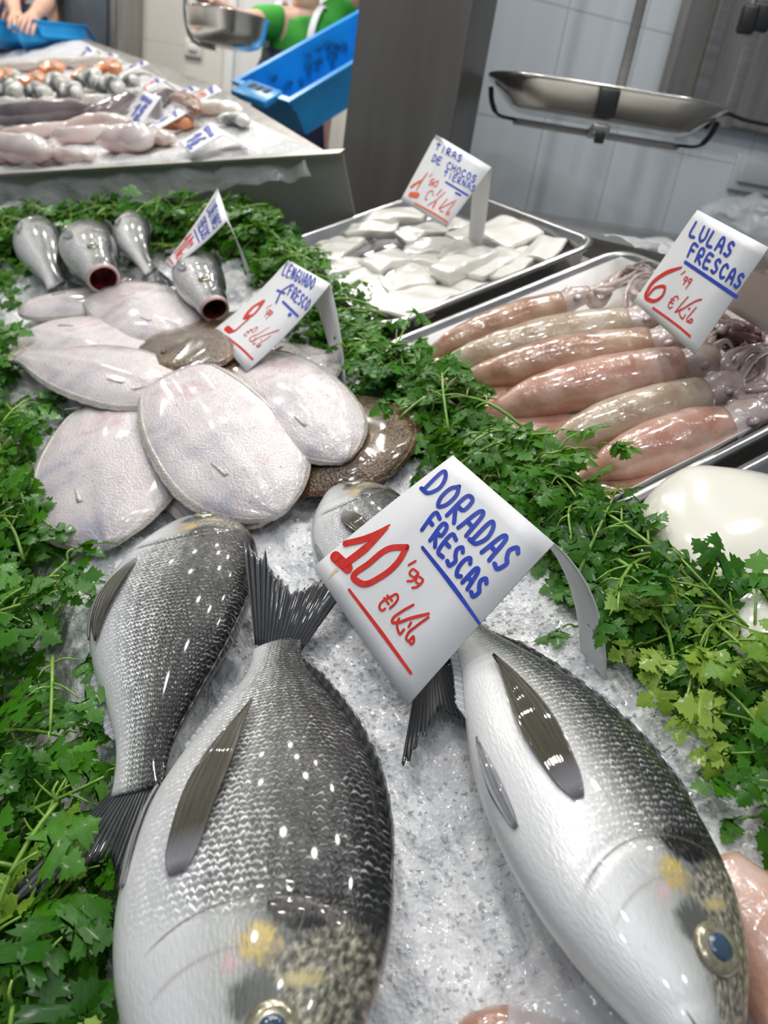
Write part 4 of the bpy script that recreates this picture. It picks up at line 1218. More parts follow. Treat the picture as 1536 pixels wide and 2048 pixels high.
class Card:
    def __init__(s, name, label, F0, F1, B1, B0, L0, L1, px=None, bulge=0.0, back_bulge=0.0, legw=0.3, cat='price sign', group='folded price cards', frame=FR, fine=True):
        s.c = [np.asarray(p, float) for p in (F0, F1, B1, B0)]
        s.bulge = bulge
        s.n = norm(np.cross(s.c[1] - s.c[3], s.c[0] - s.c[2])); s.n = s.n if s.n[2] > 0 else -s.n
        L0, L1 = np.asarray(L0, float), np.asarray(L1, float)
        base = (s.c[2] + s.c[3] + L0 + L1) / 4
        s.th = Thing(name, label, cat, base, frame, group)
        ns = 5
        rows = []
        nb = norm(np.cross(s.c[1] - s.c[0], L0 - s.c[0]))
        for t in np.linspace(1, 0, 9)[:-1]:
            lw = 1 - (1 - legw) * min(1, t / .12)
            rows.append([(s.c[0] * (1 - t) * (1 - q) + s.c[1] * (1 - t) * q + L0 * t * (1 - q) + L1 * t * q) + nb * back_bulge * 4 * t * (1 - t) for q in np.linspace(1 - lw, 1, ns)])
        for t in np.linspace(0, 1, 13):
            rows.append([s.pt(q, t) for q in np.linspace(0, 1, ns)])
        s.th.part('card', solid(np.array(rows), 0.0013), M['card'])
        if px is not None:
            A = []
            for (x, y), (u, v) in zip(px, ((0, 0), (1, 0), (1, 1), (0, 1))):
                A.append([x, y, 1, 0, 0, 0, -u * x, -u * y, -u]); A.append([0, 0, 0, x, y, 1, -v * x, -v * y, -v])
            s.H = np.linalg.svd(np.array(A))[2][-1].reshape(3, 3)

    def pt(s, u, v, off=0.0):
        a, b, c, d = s.c
        return a * (1 - u) * (1 - v) + b * u * (1 - v) + c * u * v + d * (1 - u) * v + s.n * (s.bulge * 4 * v * (1 - v) + off)

    def st(s, p):
        q = s.H @ np.array([p[0], p[1], 1.0]); return q[:2] / q[2]

    def ink(s, name, strokes, m, off=0.0012, label=None):
        """strokes: (points on the card, width in metres)"""
        V, F = [], []
        for pts, wd_ in strokes:
            Q = [s.pt(u, v, off) for u, v in pts]
            Q = np.array(Q); n = len(Q)
            ws = np.broadcast_to(wd_, n) / 2
            T = norm(np.gradient(Q, axis=0)) if n > 1 else np.array([[1, 0, 0]])
            S = np.cross(s.n, T)
            k = len(V)
            for q_, s_, w_ in zip(Q, S, ws):
                V += [q_ + s_ * w_, q_ - s_ * w_]
            F += [(k + 2 * i, k + 2 * i + 1, k + 2 * i + 3, k + 2 * i + 2) for i in range(n - 1)]
            for e in (0, n - 1):
                k = len(V); ax = norm(s.c[1] - s.c[0]); ay = np.cross(s.n, ax)
                V += [Q[e] + (ax * math.cos(a) + ay * math.sin(a)) * ws[e] for a in np.linspace(0, 2 * np.pi, 12, endpoint=False)]
                F.append(tuple(range(k, k + 12)))
        return s.th.part(name, (np.array(V), F), m, smooth=False, label=label)

    def word(s, txt, p0, p1, up, wd_, px=True, gap=0.28, seed=0, top=None):
        """letters from baseline start p0 to end p1; up is the height vector"""
        p0, p1, up = (np.asarray(x, float) for x in (p0, p1, up))
        up1 = np.asarray(top, float) if top is not None else up
        n = len(txt); adv = (p1 - p0) / (n - gap); out = []
        for k, ch in enumerate(txt):
            for st in FONT[ch]:
                P = [p0 + adv * (k + x * (1 - gap)) + (up + (up1 - up) * (k / max(1, n - 1))) * y for x, y in smooth2(st)]
                out.append(([s.st(p) if px else p for p in P], wd_))
        return out

    def line(s, pts, wd_, px=True, k=6):
        P = smooth2(pts, k) if len(pts) > 2 else curve(pts, 6)
        if not np.isscalar(wd_):
            wd_ = np.interp(np.linspace(0, 1, len(P)), np.linspace(0, 1, len(wd_)), wd_)
        return ([s.st(p) if px else p for p in P], wd_)


def crop(ox, oy, sc):
    return lambda *pts: [(ox + x / sc, oy + y / sc) for x, y in pts]


# bream card
px = [(905, 912), (1108, 1088), (815, 1412), (627, 1135)]
C = Card('price_card', 'large folded white price card reading DORADAS FRESCAS 10,99 across two bream',
         (0.1935, 0.3905, 0.106), (0.204, 0.2909, 0.0897), (0.0844, 0.2818, 0.0288), (0.0779, 0.3978, 0.0616), pl(1060, 1170, -.012), pl(1212, 1360, -.008), px, 0.002, 0.012)
z = crop(560, 880, 2.194)
C.ink('blue_lettering', C.word('DORADAS', (856, 972), (1014, 1132), (35, -35), .0030, gap=.34) + C.word('FRESCAS', (857, 1046), (968, 1182), (24, -32), .0029, gap=.34)
      + [C.line(z((657, 440), (790, 600), (920, 770)), (.0022, .0030, .0018))], M['blue_ink'])
k_ = crop(740, 1160, 9.6)
R_ = [C.line(z((316, 440), (420, 408), (517, 350)), (.0046, .0052, .0012)), C.line(z((505, 362), (410, 450), (296, 535)), (.0024, .0060, .0056)), C.line(z((262, 500), (318, 546)), (.0078, .0074)),
      C.line(z((588, 440), (520, 446), (420, 515), (342, 588), (372, 606), (470, 570), (560, 490), (588, 440)), .0044, k=8),
      C.line(z((628, 497), (597, 515)), .0015), C.line(z((640, 548), (615, 532), (600, 552), (622, 566), (640, 548), (612, 582), (590, 584)), .0015), C.line(z((660, 575), (638, 562), (628, 584), (648, 596), (662, 578), (632, 608), (612, 612)), .0015),
      C.line(k_((475, 405), (600, 290), (655, 180), (635, 130), (500, 185), (370, 250), (265, 360), (260, 430), (310, 460), (375, 420)), .0016), C.line(k_((435, 165), (530, 255)), .0016), C.line(k_((370, 215), (455, 325)), .0016),
      C.line(k_((965, 315), (730, 450), (510, 640), (500, 680), (560, 685), (900, 580), (1270, 480)), (.0016, .0018, .0018, .002, .002, .0022, .0018)), C.line(k_((655, 600), (615, 680), (620, 830), (655, 905), (750, 810)), .0017), C.line(k_((905, 665), (850, 750)), .0016),
      C.line(k_((1265, 550), (1000, 740), (830, 890), (790, 1000), (830, 1040), (880, 1000), (940, 940), (940, 1060), (885, 1100), (850, 1040)), .0017),
      C.line(z((313, 640), (450, 815), (590, 1003)), (.0019, .0025, .0020))]
C.ink('red_lettering', R_, M['red_ink'])
C.ink('rust_stain', [C.line(z((262, 556), (235, 580), (215, 600)), (.003, .002, .0006))], M['stain'], .0009)

# sole card
px = [(576, 521), (660, 568), (492, 744), (425, 662)]
C = Card('price_card', 'folded white price card reading LENGUADO FRESCO 9,99 above the soles',
         (0.2635, 0.9006, 0.0823), (0.2678, 0.7791, 0.0874), (0.1474, 0.7752, 0.0281), (0.1475, 0.8998, 0.0325), pl(672, 780, -.02), pl(692, 795, -.02), px, -0.004, 0.004, legw=.6)
z = crop(0, 380, 2.021)
C.ink('blue_lettering', C.word('LENGUADO', *z((1142, 332), (1262, 395)), (9, -19), .0022, gap=.34) + C.word('FRESCO', *z((1162, 408), (1244, 472)), (9, -18), .0022, gap=.34)
      + [C.line(z((1118, 437), (1140, 395), (1178, 372)), .003), C.line(z((1122, 390), (1152, 402)), .003), C.line(z((1145, 433), (1210, 492)), .003), C.line(z((1172, 482), (1177, 486)), .0045)], M['blue_ink'])
k_ = crop(440, 580, 10.97)
C.ink('red_lettering', [C.line(k_((945, 155), (760, 260), (600, 440), (565, 510)), (.0060, .0042, .0060, .0078)), C.line(k_((945, 165), (850, 320), (700, 470), (590, 510)), (.0078, .0040, .0044, .0070)), C.line(k_((640, 540), (480, 690), (320, 840), (215, 880)), (.0030, .0030, .0034, .0052)), C.line(k_((150, 800), (235, 860)), .0082),
                        C.line(k_((1140, 218), (1025, 292)), .0011), C.line(k_((1130, 340), (1090, 325), (1030, 390), (1060, 420), (1130, 345), (1050, 400), (985, 470)), .0012), C.line(k_((1170, 375), (1135, 360), (1085, 420), (1110, 440), (1170, 380), (1100, 440), (1020, 530)), .0012),
                        C.line(k_((715, 855), (800, 780), (835, 715), (690, 790), (610, 840), (535, 920), (560, 935), (610, 905)), .0011), C.line(k_((670, 770), (720, 810)), .0012), C.line(k_((600, 825), (650, 855)), .0012),
                        C.line(k_((1095, 705), (860, 860), (660, 1010), (665, 1030), (900, 930), (1100, 845), (1315, 765)), (.0009, .0010, .0014, .0014, .0013, .0015, .0018)), C.line(k_((800, 950), (740, 1040), (750, 1120), (800, 1075)), .0013), C.line(k_((910, 990), (925, 995)), .0012),
                        C.line(k_((1130, 900), (1000, 1000), (870, 1090), (815, 1150), (850, 1175), (920, 1105), (850, 1150)), .0013), C.line(k_((200, 1030), (480, 1240), (735, 1485)), (.0022, .0026, .0026))], M['red_ink'])
# bass card, seen almost from its edge
C = Card('price_card', 'folded white price card seen almost edge on, reading LUBINAS FRESCAS behind the sea bass',
         (0.2648, 1.1621, 0.1177), (0.2401, 1.0586, 0.1021), (0.1502, 1.0787, 0.0604), (0.1573, 1.1736, 0.0379), pl(470, 548, -.02), pl(508, 577, -.02), None, -0.003, 0.004)
C.ink('blue_lettering', C.word('LUBINAS', (.14, .22), (.92, .22), (0, -.14), .003, False) + C.word('FRESCAS', (.2, .42), (.9, .42), (0, -.13), .003, False) + [C.line([(.2, .48), (.85, .48)], .0026, False)], M['blue_ink'])
C.ink('red_lettering', C.word('10', (.1, .82), (.5, .82), (0, -.28), .006, False) + C.word('99', (.55, .66), (.72, .66), (0, -.1), .002, False) + C.word('eKilo', (.5, .85), (.92, .85), (0, -.1), .0018, False) + [C.line([(.1, .92), (.85, .93)], .0026, False)], M['red_ink'])
# cuttlefish strips card
px = [(872, 270), (982, 335), (893, 455), (802, 400)]
C = Card('price_card', 'folded white price card reading TIRAS DE CHOCOS TIERNAS 1,50 in the back tray',
         (0.5644, 1.0433, 0.126), (0.5676, 0.9103, 0.1032), (0.4932, 0.9141, 0.0464), (0.4934, 1.0415, 0.0566), (0.550, 1.04, 0.0), (0.555, 0.935, -.01), px, 0.0, 0.002)
z = crop(680, 0, 1.794)
C.ink('blue_lettering', C.word('TiRAS', *z((342, 540), (434, 590)), (5, -14), .0020, gap=.34) + C.word('DE CHOCOS', *z((328, 588), (480, 666)), (5, -14), .0019, gap=.3) + C.word('TiERNAS', *z((370, 642), (476, 699)), (4, -12), .0017, gap=.34)
      + [C.line(z((378, 665), (455, 712)), .0024), C.line(z((412, 703), (430, 712)), .0024)], M['blue_ink'])
k_ = crop(800, 340, 12.8)
C.ink('red_lettering', [C.line(k_((285, 485), (400, 410), (530, 350)), (.0048, .0040, .003)), C.line(k_((690, 160), (560, 330), (405, 610)), (.0020, .0034, .0018)), C.line(k_((275, 665), (455, 705)), .0080),
                        C.line(k_((820, 190), (740, 250)), .0014), C.line(k_((870, 330), (800, 330), (770, 400), (840, 400), (810, 460), (735, 450)), .0018), C.line(k_((920, 380), (850, 450), (890, 510), (960, 430), (970, 370), (920, 380)), .0018),
                        C.line(k_((845, 720), (830, 610), (760, 620), (680, 720), (660, 810), (710, 810)), .0018), C.line(k_((1060, 580), (940, 720)), .0020), C.line(k_((1145, 650), (940, 830), (730, 950)), .0018), C.line(k_((930, 890), (880, 960), (860, 1010)), .0030),
                        C.line(k_((1205, 815), (1100, 930), (1000, 1040), (1200, 960), (1420, 855)), .0018), C.line(k_((1020, 1040), (1060, 1110), (1105, 1115)), .0018), C.line(k_((1370, 930), (1230, 1090), (1185, 1170), (1230, 1195), (1260, 1140), (1200, 1130)), .0020),
                        C.line(k_((400, 885), (820, 1110), (1220, 1360)), .0026)], M['orange_ink'])
# squid card
px = [(1394, 421), (1536, 496), (1390, 710), (1268, 604)]
C = Card('price_card', 'folded white price card reading LULAS FRESCAS 6,99 over the squid heads',
         (0.5532, 0.5375, 0.1321), (0.5204, 0.4273, 0.1358), (0.465, 0.4408, 0.0549), (0.497, 0.5546, 0.0555), (0.60, 0.545, 0.02), (0.575, 0.42, 0.02), px, 0.0, 0.004, legw=.9)
z = crop(780, 400, 2.032)
C.ink('blue_lettering', C.word('LULAS', *z((1222, 138), (1384, 228)), (11, -25), .0027, gap=.34) + C.word('FRESCAS', *z((1214, 222), (1427, 354)), (11, -25), .0026, gap=.34) + [C.line(z((1206, 246), (1310, 315), (1420, 388)), .003)], M['blue_ink'])
k_ = crop(1320, 540, 12.8)
C.ink('red_lettering', [C.line(z((1190, 268), (1130, 290), (1060, 350), (1045, 395), (1070, 408), (1115, 380), (1122, 348), (1085, 352), (1056, 382)), (.0024, .0046, .0046, .0044, .0038, .0034, .003, .003), k=6),
                        C.line(k_((690, -10), (585, 70)), .0013), C.line(k_((760, 160), (715, 135), (660, 190), (680, 230), (740, 200), (690, 260), (640, 325)), .0013), C.line(k_((865, 205), (825, 180), (770, 235), (800, 280), (860, 220), (790, 310), (705, 430)), .0013),
                        C.line(k_((495, 720), (490, 640), (430, 645), (330, 740), (245, 910), (270, 950), (345, 915)), .0013), C.line(k_((315, 705), (400, 745)), .0013), C.line(k_((280, 785), (370, 825)), .0013),
                        C.line(k_((760, 645), (600, 820), (420, 1050)), .0015), C.line(k_((420, 1050), (620, 960), (820, 830), (1000, 735), (1110, 705)), .0016), C.line(k_((570, 970), (530, 1060), (580, 1195), (610, 1220), (650, 1170), (685, 1105)), .0014), C.line(k_((780, 950), (795, 955)), .002),
                        C.line(k_((970, 915), (830, 1080), (720, 1240), (720, 1290), (780, 1265), (845, 1215), (870, 1270), (810, 1320), (760, 1290)), .0014), C.line(k_((-160, 960), (300, 1280), (600, 1510), (805, 1690)), .0021)], M['red_ink'])

# ------------------------------------------------------------------ squid pieces at the bottom corner
c = pl(1598, 1990, .010)
th = Thing('squid', 'pink speckled squid at the right picture edge beside the bream head', 'squid', (c[0], c[1], 0), group='loose squid on the ice')
P = curve([c + [-.015, -.05, -.002], c + [0, 0, .004], c + [.012, .06, 0]], 24)
th.part('mantle', wobble(sweep(P, ci(np.linspace(0, 1, 24), [0, .15, .5, .85, 1], [.004, .018, .026, .022, .014]), ci(np.linspace(0, 1, 24), [0, .15, .5, .85, 1], [.003, .012, .017, .015, .010]), n=22), 50, .003), M['squid_c'])
G = np.array([[P[i] + np.array([-.016 - .022 * y * math.sin(i / 12 * 3.14), 0, -.008 - .003 * y]) for y in np.linspace(0, 1, 6)] for i in range(0, 13)])
th.part('fin', solid(G, .002), M['squid_c'])
c = pl(1010, 2105, -.006)
th = Thing('squid', 'pale orange squid at the bottom picture edge under clear wet film', 'squid', (c[0], c[1], 0), group='loose squid on the ice')
P = curve([c + [-.030, .010, -.004], c, c + [.030, -.016, -.002]], 24)
th.part('mantle', wobble(sweep(P, ci(np.linspace(0, 1, 24), [0, .2, .6, 1], [.006, .015, .018, .012]), .011, n=22), 50, .002), M['squid_c'])
th.part('fin', solid(np.array([[P[i] + np.array([-.004, .012 + .012 * y * math.sin(i / 10 * 3.14), -.006 - .003 * y]) for y in np.linspace(0, 1, 5)] for i in range(0, 11)]), .0018), M['squid_c'])


# ------------------------------------------------------------------ clear plastic
def crumple(name, pts, nx, ny, amp, sc, label, cat='plastic film', frame=FR, seed=0.0, th=0.0006, m='film'):
    """a crumpled clear sheet between four corners"""
    a, b, c, d = (np.asarray(p, float) for p in pts)
    G = np.zeros((nx, ny, 3))
    for i, s_ in enumerate(np.linspace(0, 1, nx)):
        for j, t_ in enumerate(np.linspace(0, 1, ny)):
            p = a * (1 - s_) * (1 - t_) + b * s_ * (1 - t_) + c * s_ * t_ + d * (1 - s_) * t_
            q = Vector(p * sc) + Vector((seed, 0, 0))
            G[i, j] = p + np.array(noise.noise_vector(q)) * amp + np.array(noise.noise_vector(q * 2.7)) * amp * 0.4
    return single(name, solid(G, th), M[m], label, cat, frame)


crumple('plastic_film', [pl(1010, 2000, .012), pl(1300, 1955, .014), pl(1330, 2120, .008), pl(1000, 2130, .006)], 26, 26, .005, 40, 'clear wet plastic film on the ice beside the bream head')
a3, b3 = A3 * .35 + B3 * .65, B3 * .92 + A3 * .08
crumple('plastic_film', [A3 + [0, 0.03, .106], B3 * .97 + A3 * .03 + [0, .03, .106], B3 * .97 + A3 * .03 + lipn * .02 + [0, 0, .07], A3 * .6 + B3 * .4 + lipn * .05 + [0, 0, .01]], 60, 14, .016, 16, 'clear plastic film hanging over the steel end panel of the raised counter', seed=3, m='film_thin')
ws = lambda px, py, z: (lambda r: CAM + r * ((z - CAM[2]) / r[2]))(ray(px, py))
bp_ = [ws(1200, 468, zs + .012), ws(1400, 520, zs + .012), ws(1600, 560, zs + .02), ws(1600, 520, zs + .012)]
crumple('plastic_sheet', [p for p in bp_], 40, 30, .012, 22, 'clear plastic sheet lying flat on the steel shelf behind the trays', frame=WF, seed=5)
bc = wallp(1500, 445, -.16); bcw = np.array((WM @ Vector(bc))[:])
bag = wobble(ellipsoid((bcw[0], bcw[1], zs + .050), (.12, .08, .055), n=60, m=36), 24, .020, 2.0)
bag = wobble(bag, 60, .008, 5.0)
single('plastic_bag', bag, M['film'], 'crumpled clear plastic bag on the shelf behind the squid price card', 'plastic bag', WF)


# ------------------------------------------------------------------ parsley
HALF = [(0, .012), (.09, .04), (.16, .17), (.11, .33), (.16, .47), (.23, .38), (.27, .52), (.34, .40), (.42, .42), (.42, .26), (.45, .12), (.52, .13), (.55, .30), (.60, .42), (.66, .28), (.72, .33), (.76, .18), (.84, .22), (.90, .08), (1.0, .0)]


def leaflet(o, d, n_, L, fold, curl, wide, out):
    d = norm(d); n_ = norm(n_ - d * np.dot(n_, d)); s_ = np.cross(n_, d)
    V, F = out; k = len(V); m = len(HALF)
    for sgn in (0, 1, -1):
        for x, y in HALF:
            yy = y * wide * sgn
            V.append(o + d * (x * L) + s_ * (yy * L) + n_ * (-fold * abs(yy) * L + curl * x * x * L + .05 * L * math.sin(x * 9 + sgn)* abs(yy)))
    for i in range(m - 1):
        F.append((k + i, k + i + 1, k + m + i + 1, k + m + i)); F.append((k + i + 1, k + i, k + 2 * m + i, k + 2 * m + i + 1))


def sprig(seed):
    r = random.Random(seed)
    stems, LV = [], ([], [])
    L = r.uniform(.075, .11)
    bendy, bendz = r.uniform(-.03, .03), r.uniform(-.004, .022)
    P = np.array([(t * L - L * .5, bendy * t * t, bendz * t * (1 - t) * 3 + .006) for t in np.linspace(0, 1, 12)])
    stems.append(tube(P, np.linspace(.0019, .0011, 12), 5))
    nodes = [(.38, 1), (.42, -1), (.64, 1), (.68, -1), (1.0, 0)]
    for t, sd in nodes:
        o = np.array([np.interp(t, np.linspace(0, 1, 12), P[:, k]) for k in range(3)])
        ang = sd * r.uniform(.6, 1.15) + r.uniform(-.25, .25)
        d = np.array([math.cos(ang), math.sin(ang), r.uniform(-.1, .45)])
        pl_ = r.uniform(.016, .034) * (1.1 - .3 * t) if sd else .010
        e = o + norm(d) * pl_ + np.array([0, 0, -.004 * abs(sd)])
        Q = curve([o, (o + e) / 2 + [0, 0, .003], e], 6)
        stems.append(tube(Q, np.linspace(.0011, .0007, 6), 4))
        dd = norm(Q[-1] - Q[-2]); up = norm(np.array([r.uniform(-.45, .45), r.uniform(-.45, .45), 1.0]))
        sl = np.cross(up, dd)
        s0_ = r.uniform(.021, .032)
        for a, sc in ((0, 1.0), (1, .82), (-1, .82)):
            dl = dd * math.cos(a * .95) + sl * math.sin(a * .95)
            leaflet(e + dl * .002, dl + np.array([0, 0, r.uniform(-.3, .2)]), up + np.array([r.uniform(-.3, .3), r.uniform(-.3, .3), 0]), s0_ * sc * r.uniform(.9, 1.1), r.uniform(-.2, .5), r.uniform(-.4, .15), r.uniform(.75, 1.0), LV)
    return join(*stems), (np.array(LV[0]), LV[1])


PROTO = []
for k in range(12):
    st_, lv = sprig(100 + k)
    PROTO.append((st_, lv))
_cache = {}
UNDER = {'stem': [], 'leaf': []}


def put_sprig(k, pos, yaw, pitch, roll, scale, pale, label, group):
    Mx = FR @ Matrix.Translation(Vector(pos)) @ Matrix.Rotation(yaw, 4, 'Z') @ Matrix.Rotation(-pitch, 4, 'Y') @ Matrix.Rotation(roll, 4, 'X') @ Matrix.Scale(scale, 4)
    if label is None:                       # low in the bank: part of the mass underneath
        A = np.array(FR.inverted() @ Mx)
        for key, VF in (('stem', PROTO[k][0]), ('leaf', PROTO[k][1])):
            UNDER[key].append((VF[0] @ A[:3, :3].T + A[:3, 3], VF[1]))
        return
    key = (k, pale)
    if key not in _cache:
        e = bpy.data.objects.new('parsley_sprig', None); COL.objects.link(e); e.empty_display_size = .01
        s_ = link_mesh('stem', *PROTO[k][0], M['stem'], e)
        l_ = link_mesh('leaves', *PROTO[k][1], M['leaf_pale' if pale else 'leaf'], e)
        _cache[key] = (e, s_, l_)
    else:
        e0, s0_, l0_ = _cache[key]
        e = e0.copy(); COL.objects.link(e)
        for ch in (s0_, l0_):
            c_ = ch.copy(); COL.objects.link(c_); c_.parent = e
    e.matrix_world = Mx
    tag(e, label, 'parsley', group)


def bank(n, m, fpos, yawf, label, group, palef, rs, sc=1.0):
    for i in range(n + m):
        top = i < n
        p = fpos(rs, i / (n if top else m) if top else (i - n) / m, top)
        put_sprig(rs.randrange(12), p, yawf(rs, p), rs.uniform(-.15, .45), rs.uniform(-.5, .5), rs.uniform(.8, 1.15) * sc, top and palef(rs, p), label if top else None, group)


rs = random.Random(11)


def left_pos(r, f_, top):
    u = -.02 + 1.78 * r.random() ** 1.5
    edge = np.interp(u, [0, .2, .35, .5, .7, 1.0, 1.35, 1.8], [-.112, -.116, -.098, -.088, -.074, -.074, -.078, -.06])
    k = r.random()
    return (edge - .018 - .15 * k, u, (-.012 + .012 * math.sin(k * 3.1) + r.uniform(0, .034)) if top else r.uniform(-.035, -.005))


bank(132, 190, left_pos, lambda r, p: r.uniform(-2.2, 2.2) if r.random() < .7 else r.uniform(0, 6.28), 'wet flat leaf parsley sprig in the bank along the left picture edge', 'left bank of parsley',
     lambda r, p: p[1] < .42 and r.random() < .3, rs)


def right_pos(r, f_, top):
    u = .05 + 1.21 * r.random() ** 1.4
    lo = np.interp(u, [0, .125, .245, .40, .53, .75, .97, 1.3], [.214, .216, .230, .256, .255, .262, .288, .30])
    hi = np.interp(u, [0, .2, .4, .8, 1.3], [.300, .300, .296, .305, .335])
    k = r.random()
    return (lo + .022 + max(.01, hi - lo - .02) * k, u, r.uniform(-.012, .018) if top else r.uniform(-.035, -.012))


bank(112, 170, right_pos, lambda r, p: r.uniform(1.6, 4.6) if r.random() < .6 else r.uniform(0, 6.28), 'wet flat leaf parsley sprig in the bank between the ice and the trays', 'right bank of parsley',
     lambda r, p: .15 < p[1] < .27 and r.random() < .6, rs, .9)


def far_pos(r, f_, top):
    t = f_ + r.uniform(-.02, .02)
    v = -.09 + .44 * t; u = 1.80 - .50 * t + r.uniform(-.10, .07)
    return (v, u, r.uniform(0, .045) if top else r.uniform(-.03, .01))


bank(52, 60, far_pos, lambda r, p: r.uniform(0, 6.28), 'wet flat leaf parsley sprig in the row behind the sea bass', 'far row of parsley', lambda r, p: False, rs)
us_ = single('parsley', join(*UNDER['leaf']), M['leaf'], 'mass of dark parsley leaves underneath the upper sprigs of the banks', 'parsley', kind='stuff')
oi = np.array((FR.inverted() @ us_.location)[:])
VF = join(*UNDER['stem'])
link_mesh('stems', VF[0] - oi, VF[1], M['stem'], us_)['kind'] = 'stuff'
single('foam_box', beveled(box((-.20, 1.80, -.045), (.015, 1.93, .045)), .006, 3), M['liner'], 'white foam box edge at the left behind the far parsley', 'box')


# ------------------------------------------------------------------ hanging scales
xd = norm(np.array([.985, -.10, 0])); yd = np.array([-xd[1], xd[0], 0]); zd = np.array([0, 0, 1.0])
pc = W(1208, 190, 1.42)
AX = np.array([xd, yd, zd])


def rr2(a, b, r, z, n=8):
    return [(x, y, z) for x, y, _ in rrect(-a, a, -b, b, r, 0, n)]


th = Thing('scale_pan', 'wide shallow steel scale pan hanging before the pale tiles on the right', 'scale', pc, WF)
R = [rr2(.155, .095, .06, -.046), rr2(.165, .105, .07, -.043), rr2(.205, .135, .09, -.008), rr2(.214, .142, .10, -.002), rr2(.214, .142, .10, .001), rr2(.203, .133, .09, -.005), rr2(.163, .103, .07, -.040), rr2(.150, .09, .06, -.043)]
th.part('pan', xf(loft(R), AX, pc), M['pan_metal'])
th.part('beam', xf(beveled(box((-.155, -.012, -.071), (.155, .012, -.060)), .002), AX, pc), M['steel'])
clip = th.part('clip', xf(beveled(box((-.018, -.160, -.048), (.016, -.130, -.006)), .003), AX, pc), M['black'])
th.part('bracket', xf(beveled(box((-.016, -.15, -.075), (.014, -.012, -.058)), .003), AX, pc), M['steel'])
th.part('bracket_tip', xf(beveled(box((-.008, -.155, -.088), (.008, -.135, -.070)), .002), AX, pc), M['black'])
for sx in (-1, 1):
    Pq = np.array([(sx * .206, -.03, -.018), (sx * .200, -.03, -.040), (sx * .188, -.03, -.058), (sx * .15, -.02, -.064)])
    th.part('hook', xf(tube(curve(Pq, 14), np.r_[np.full(7, .005), np.full(7, .003)], 8), AX, pc), M['black'])
rod = W(1240, 178, 1.56)
single('hanging_rod', beveled(box(rod + [-.010, -.006, -.02], rod + [.010, .006, 1.0]), .003), M['steel'], 'narrow steel rod hanging down behind the scale pan', 'rod', WF)
r2_ = W(1456, 232, 1.52)
single('hanging_rod', beveled(box(r2_ + [-.012, -.006, -.02], r2_ + [.012, .006, 1.0]), .003), M['steel'], 'narrow steel rod hanging before the steel cladding at the right', 'rod', WF)
e_ = [W(1412, 252, 1.40), W(1440, 226, 1.42), W(1490, 240, 1.45), W(1580, 258, 1.5)]
single('black_hook', tube(curve(e_, 24), np.r_[np.full(7, .006), np.full(17, .0035)], 8), M['black'], 'thin black hooked bar at the right end of the scale pan', 'hook', WF)
for lb, (x, y), sz in (('left', (1497, 34), .016), ('right', (1522, 30), .020)):
    o = W(x, y, 1.45)
    th = Thing('black_clip', 'black plastic hanging clip at the top right corner, the %s of two' % lb, 'clip', o, WF)
    th.part('body', xf(beveled(box((-sz, -.012, -.028), (sz, .012, .02)), .007, 3), AX, o), M['black'])
    th.part('pin', xf(tube(np.array([(0, 0, z_) for z_ in np.linspace(.0, .10, 6)]), .006, 8), AX, o), M['steel'])
# deep pan at the upper left
o = W(455, 30, 2.2)
th = Thing('hanging_bowl', 'deep round steel scale bowl hanging in front of the vendor', 'scale', o, WF)
th.part('bowl', lathe([(.01, -.082), (.07, -.080), (.095, -.070), (.110, -.045), (.116, -.004), (.120, .0), (.120, .003), (.113, .0), (.106, -.043), (.09, -.066), (.06, -.075), (.01, -.077)], 48, o), M['pan_metal'])
th.part('hanger', tube(curve([o + [-.123, 0, .5], o + [-.123, 0, .05], o + [-.119, 0, -.03], o + [-.10, 0, -.075], o + [-.03, 0, -.088]], 30), .006, 8), M['steel'])


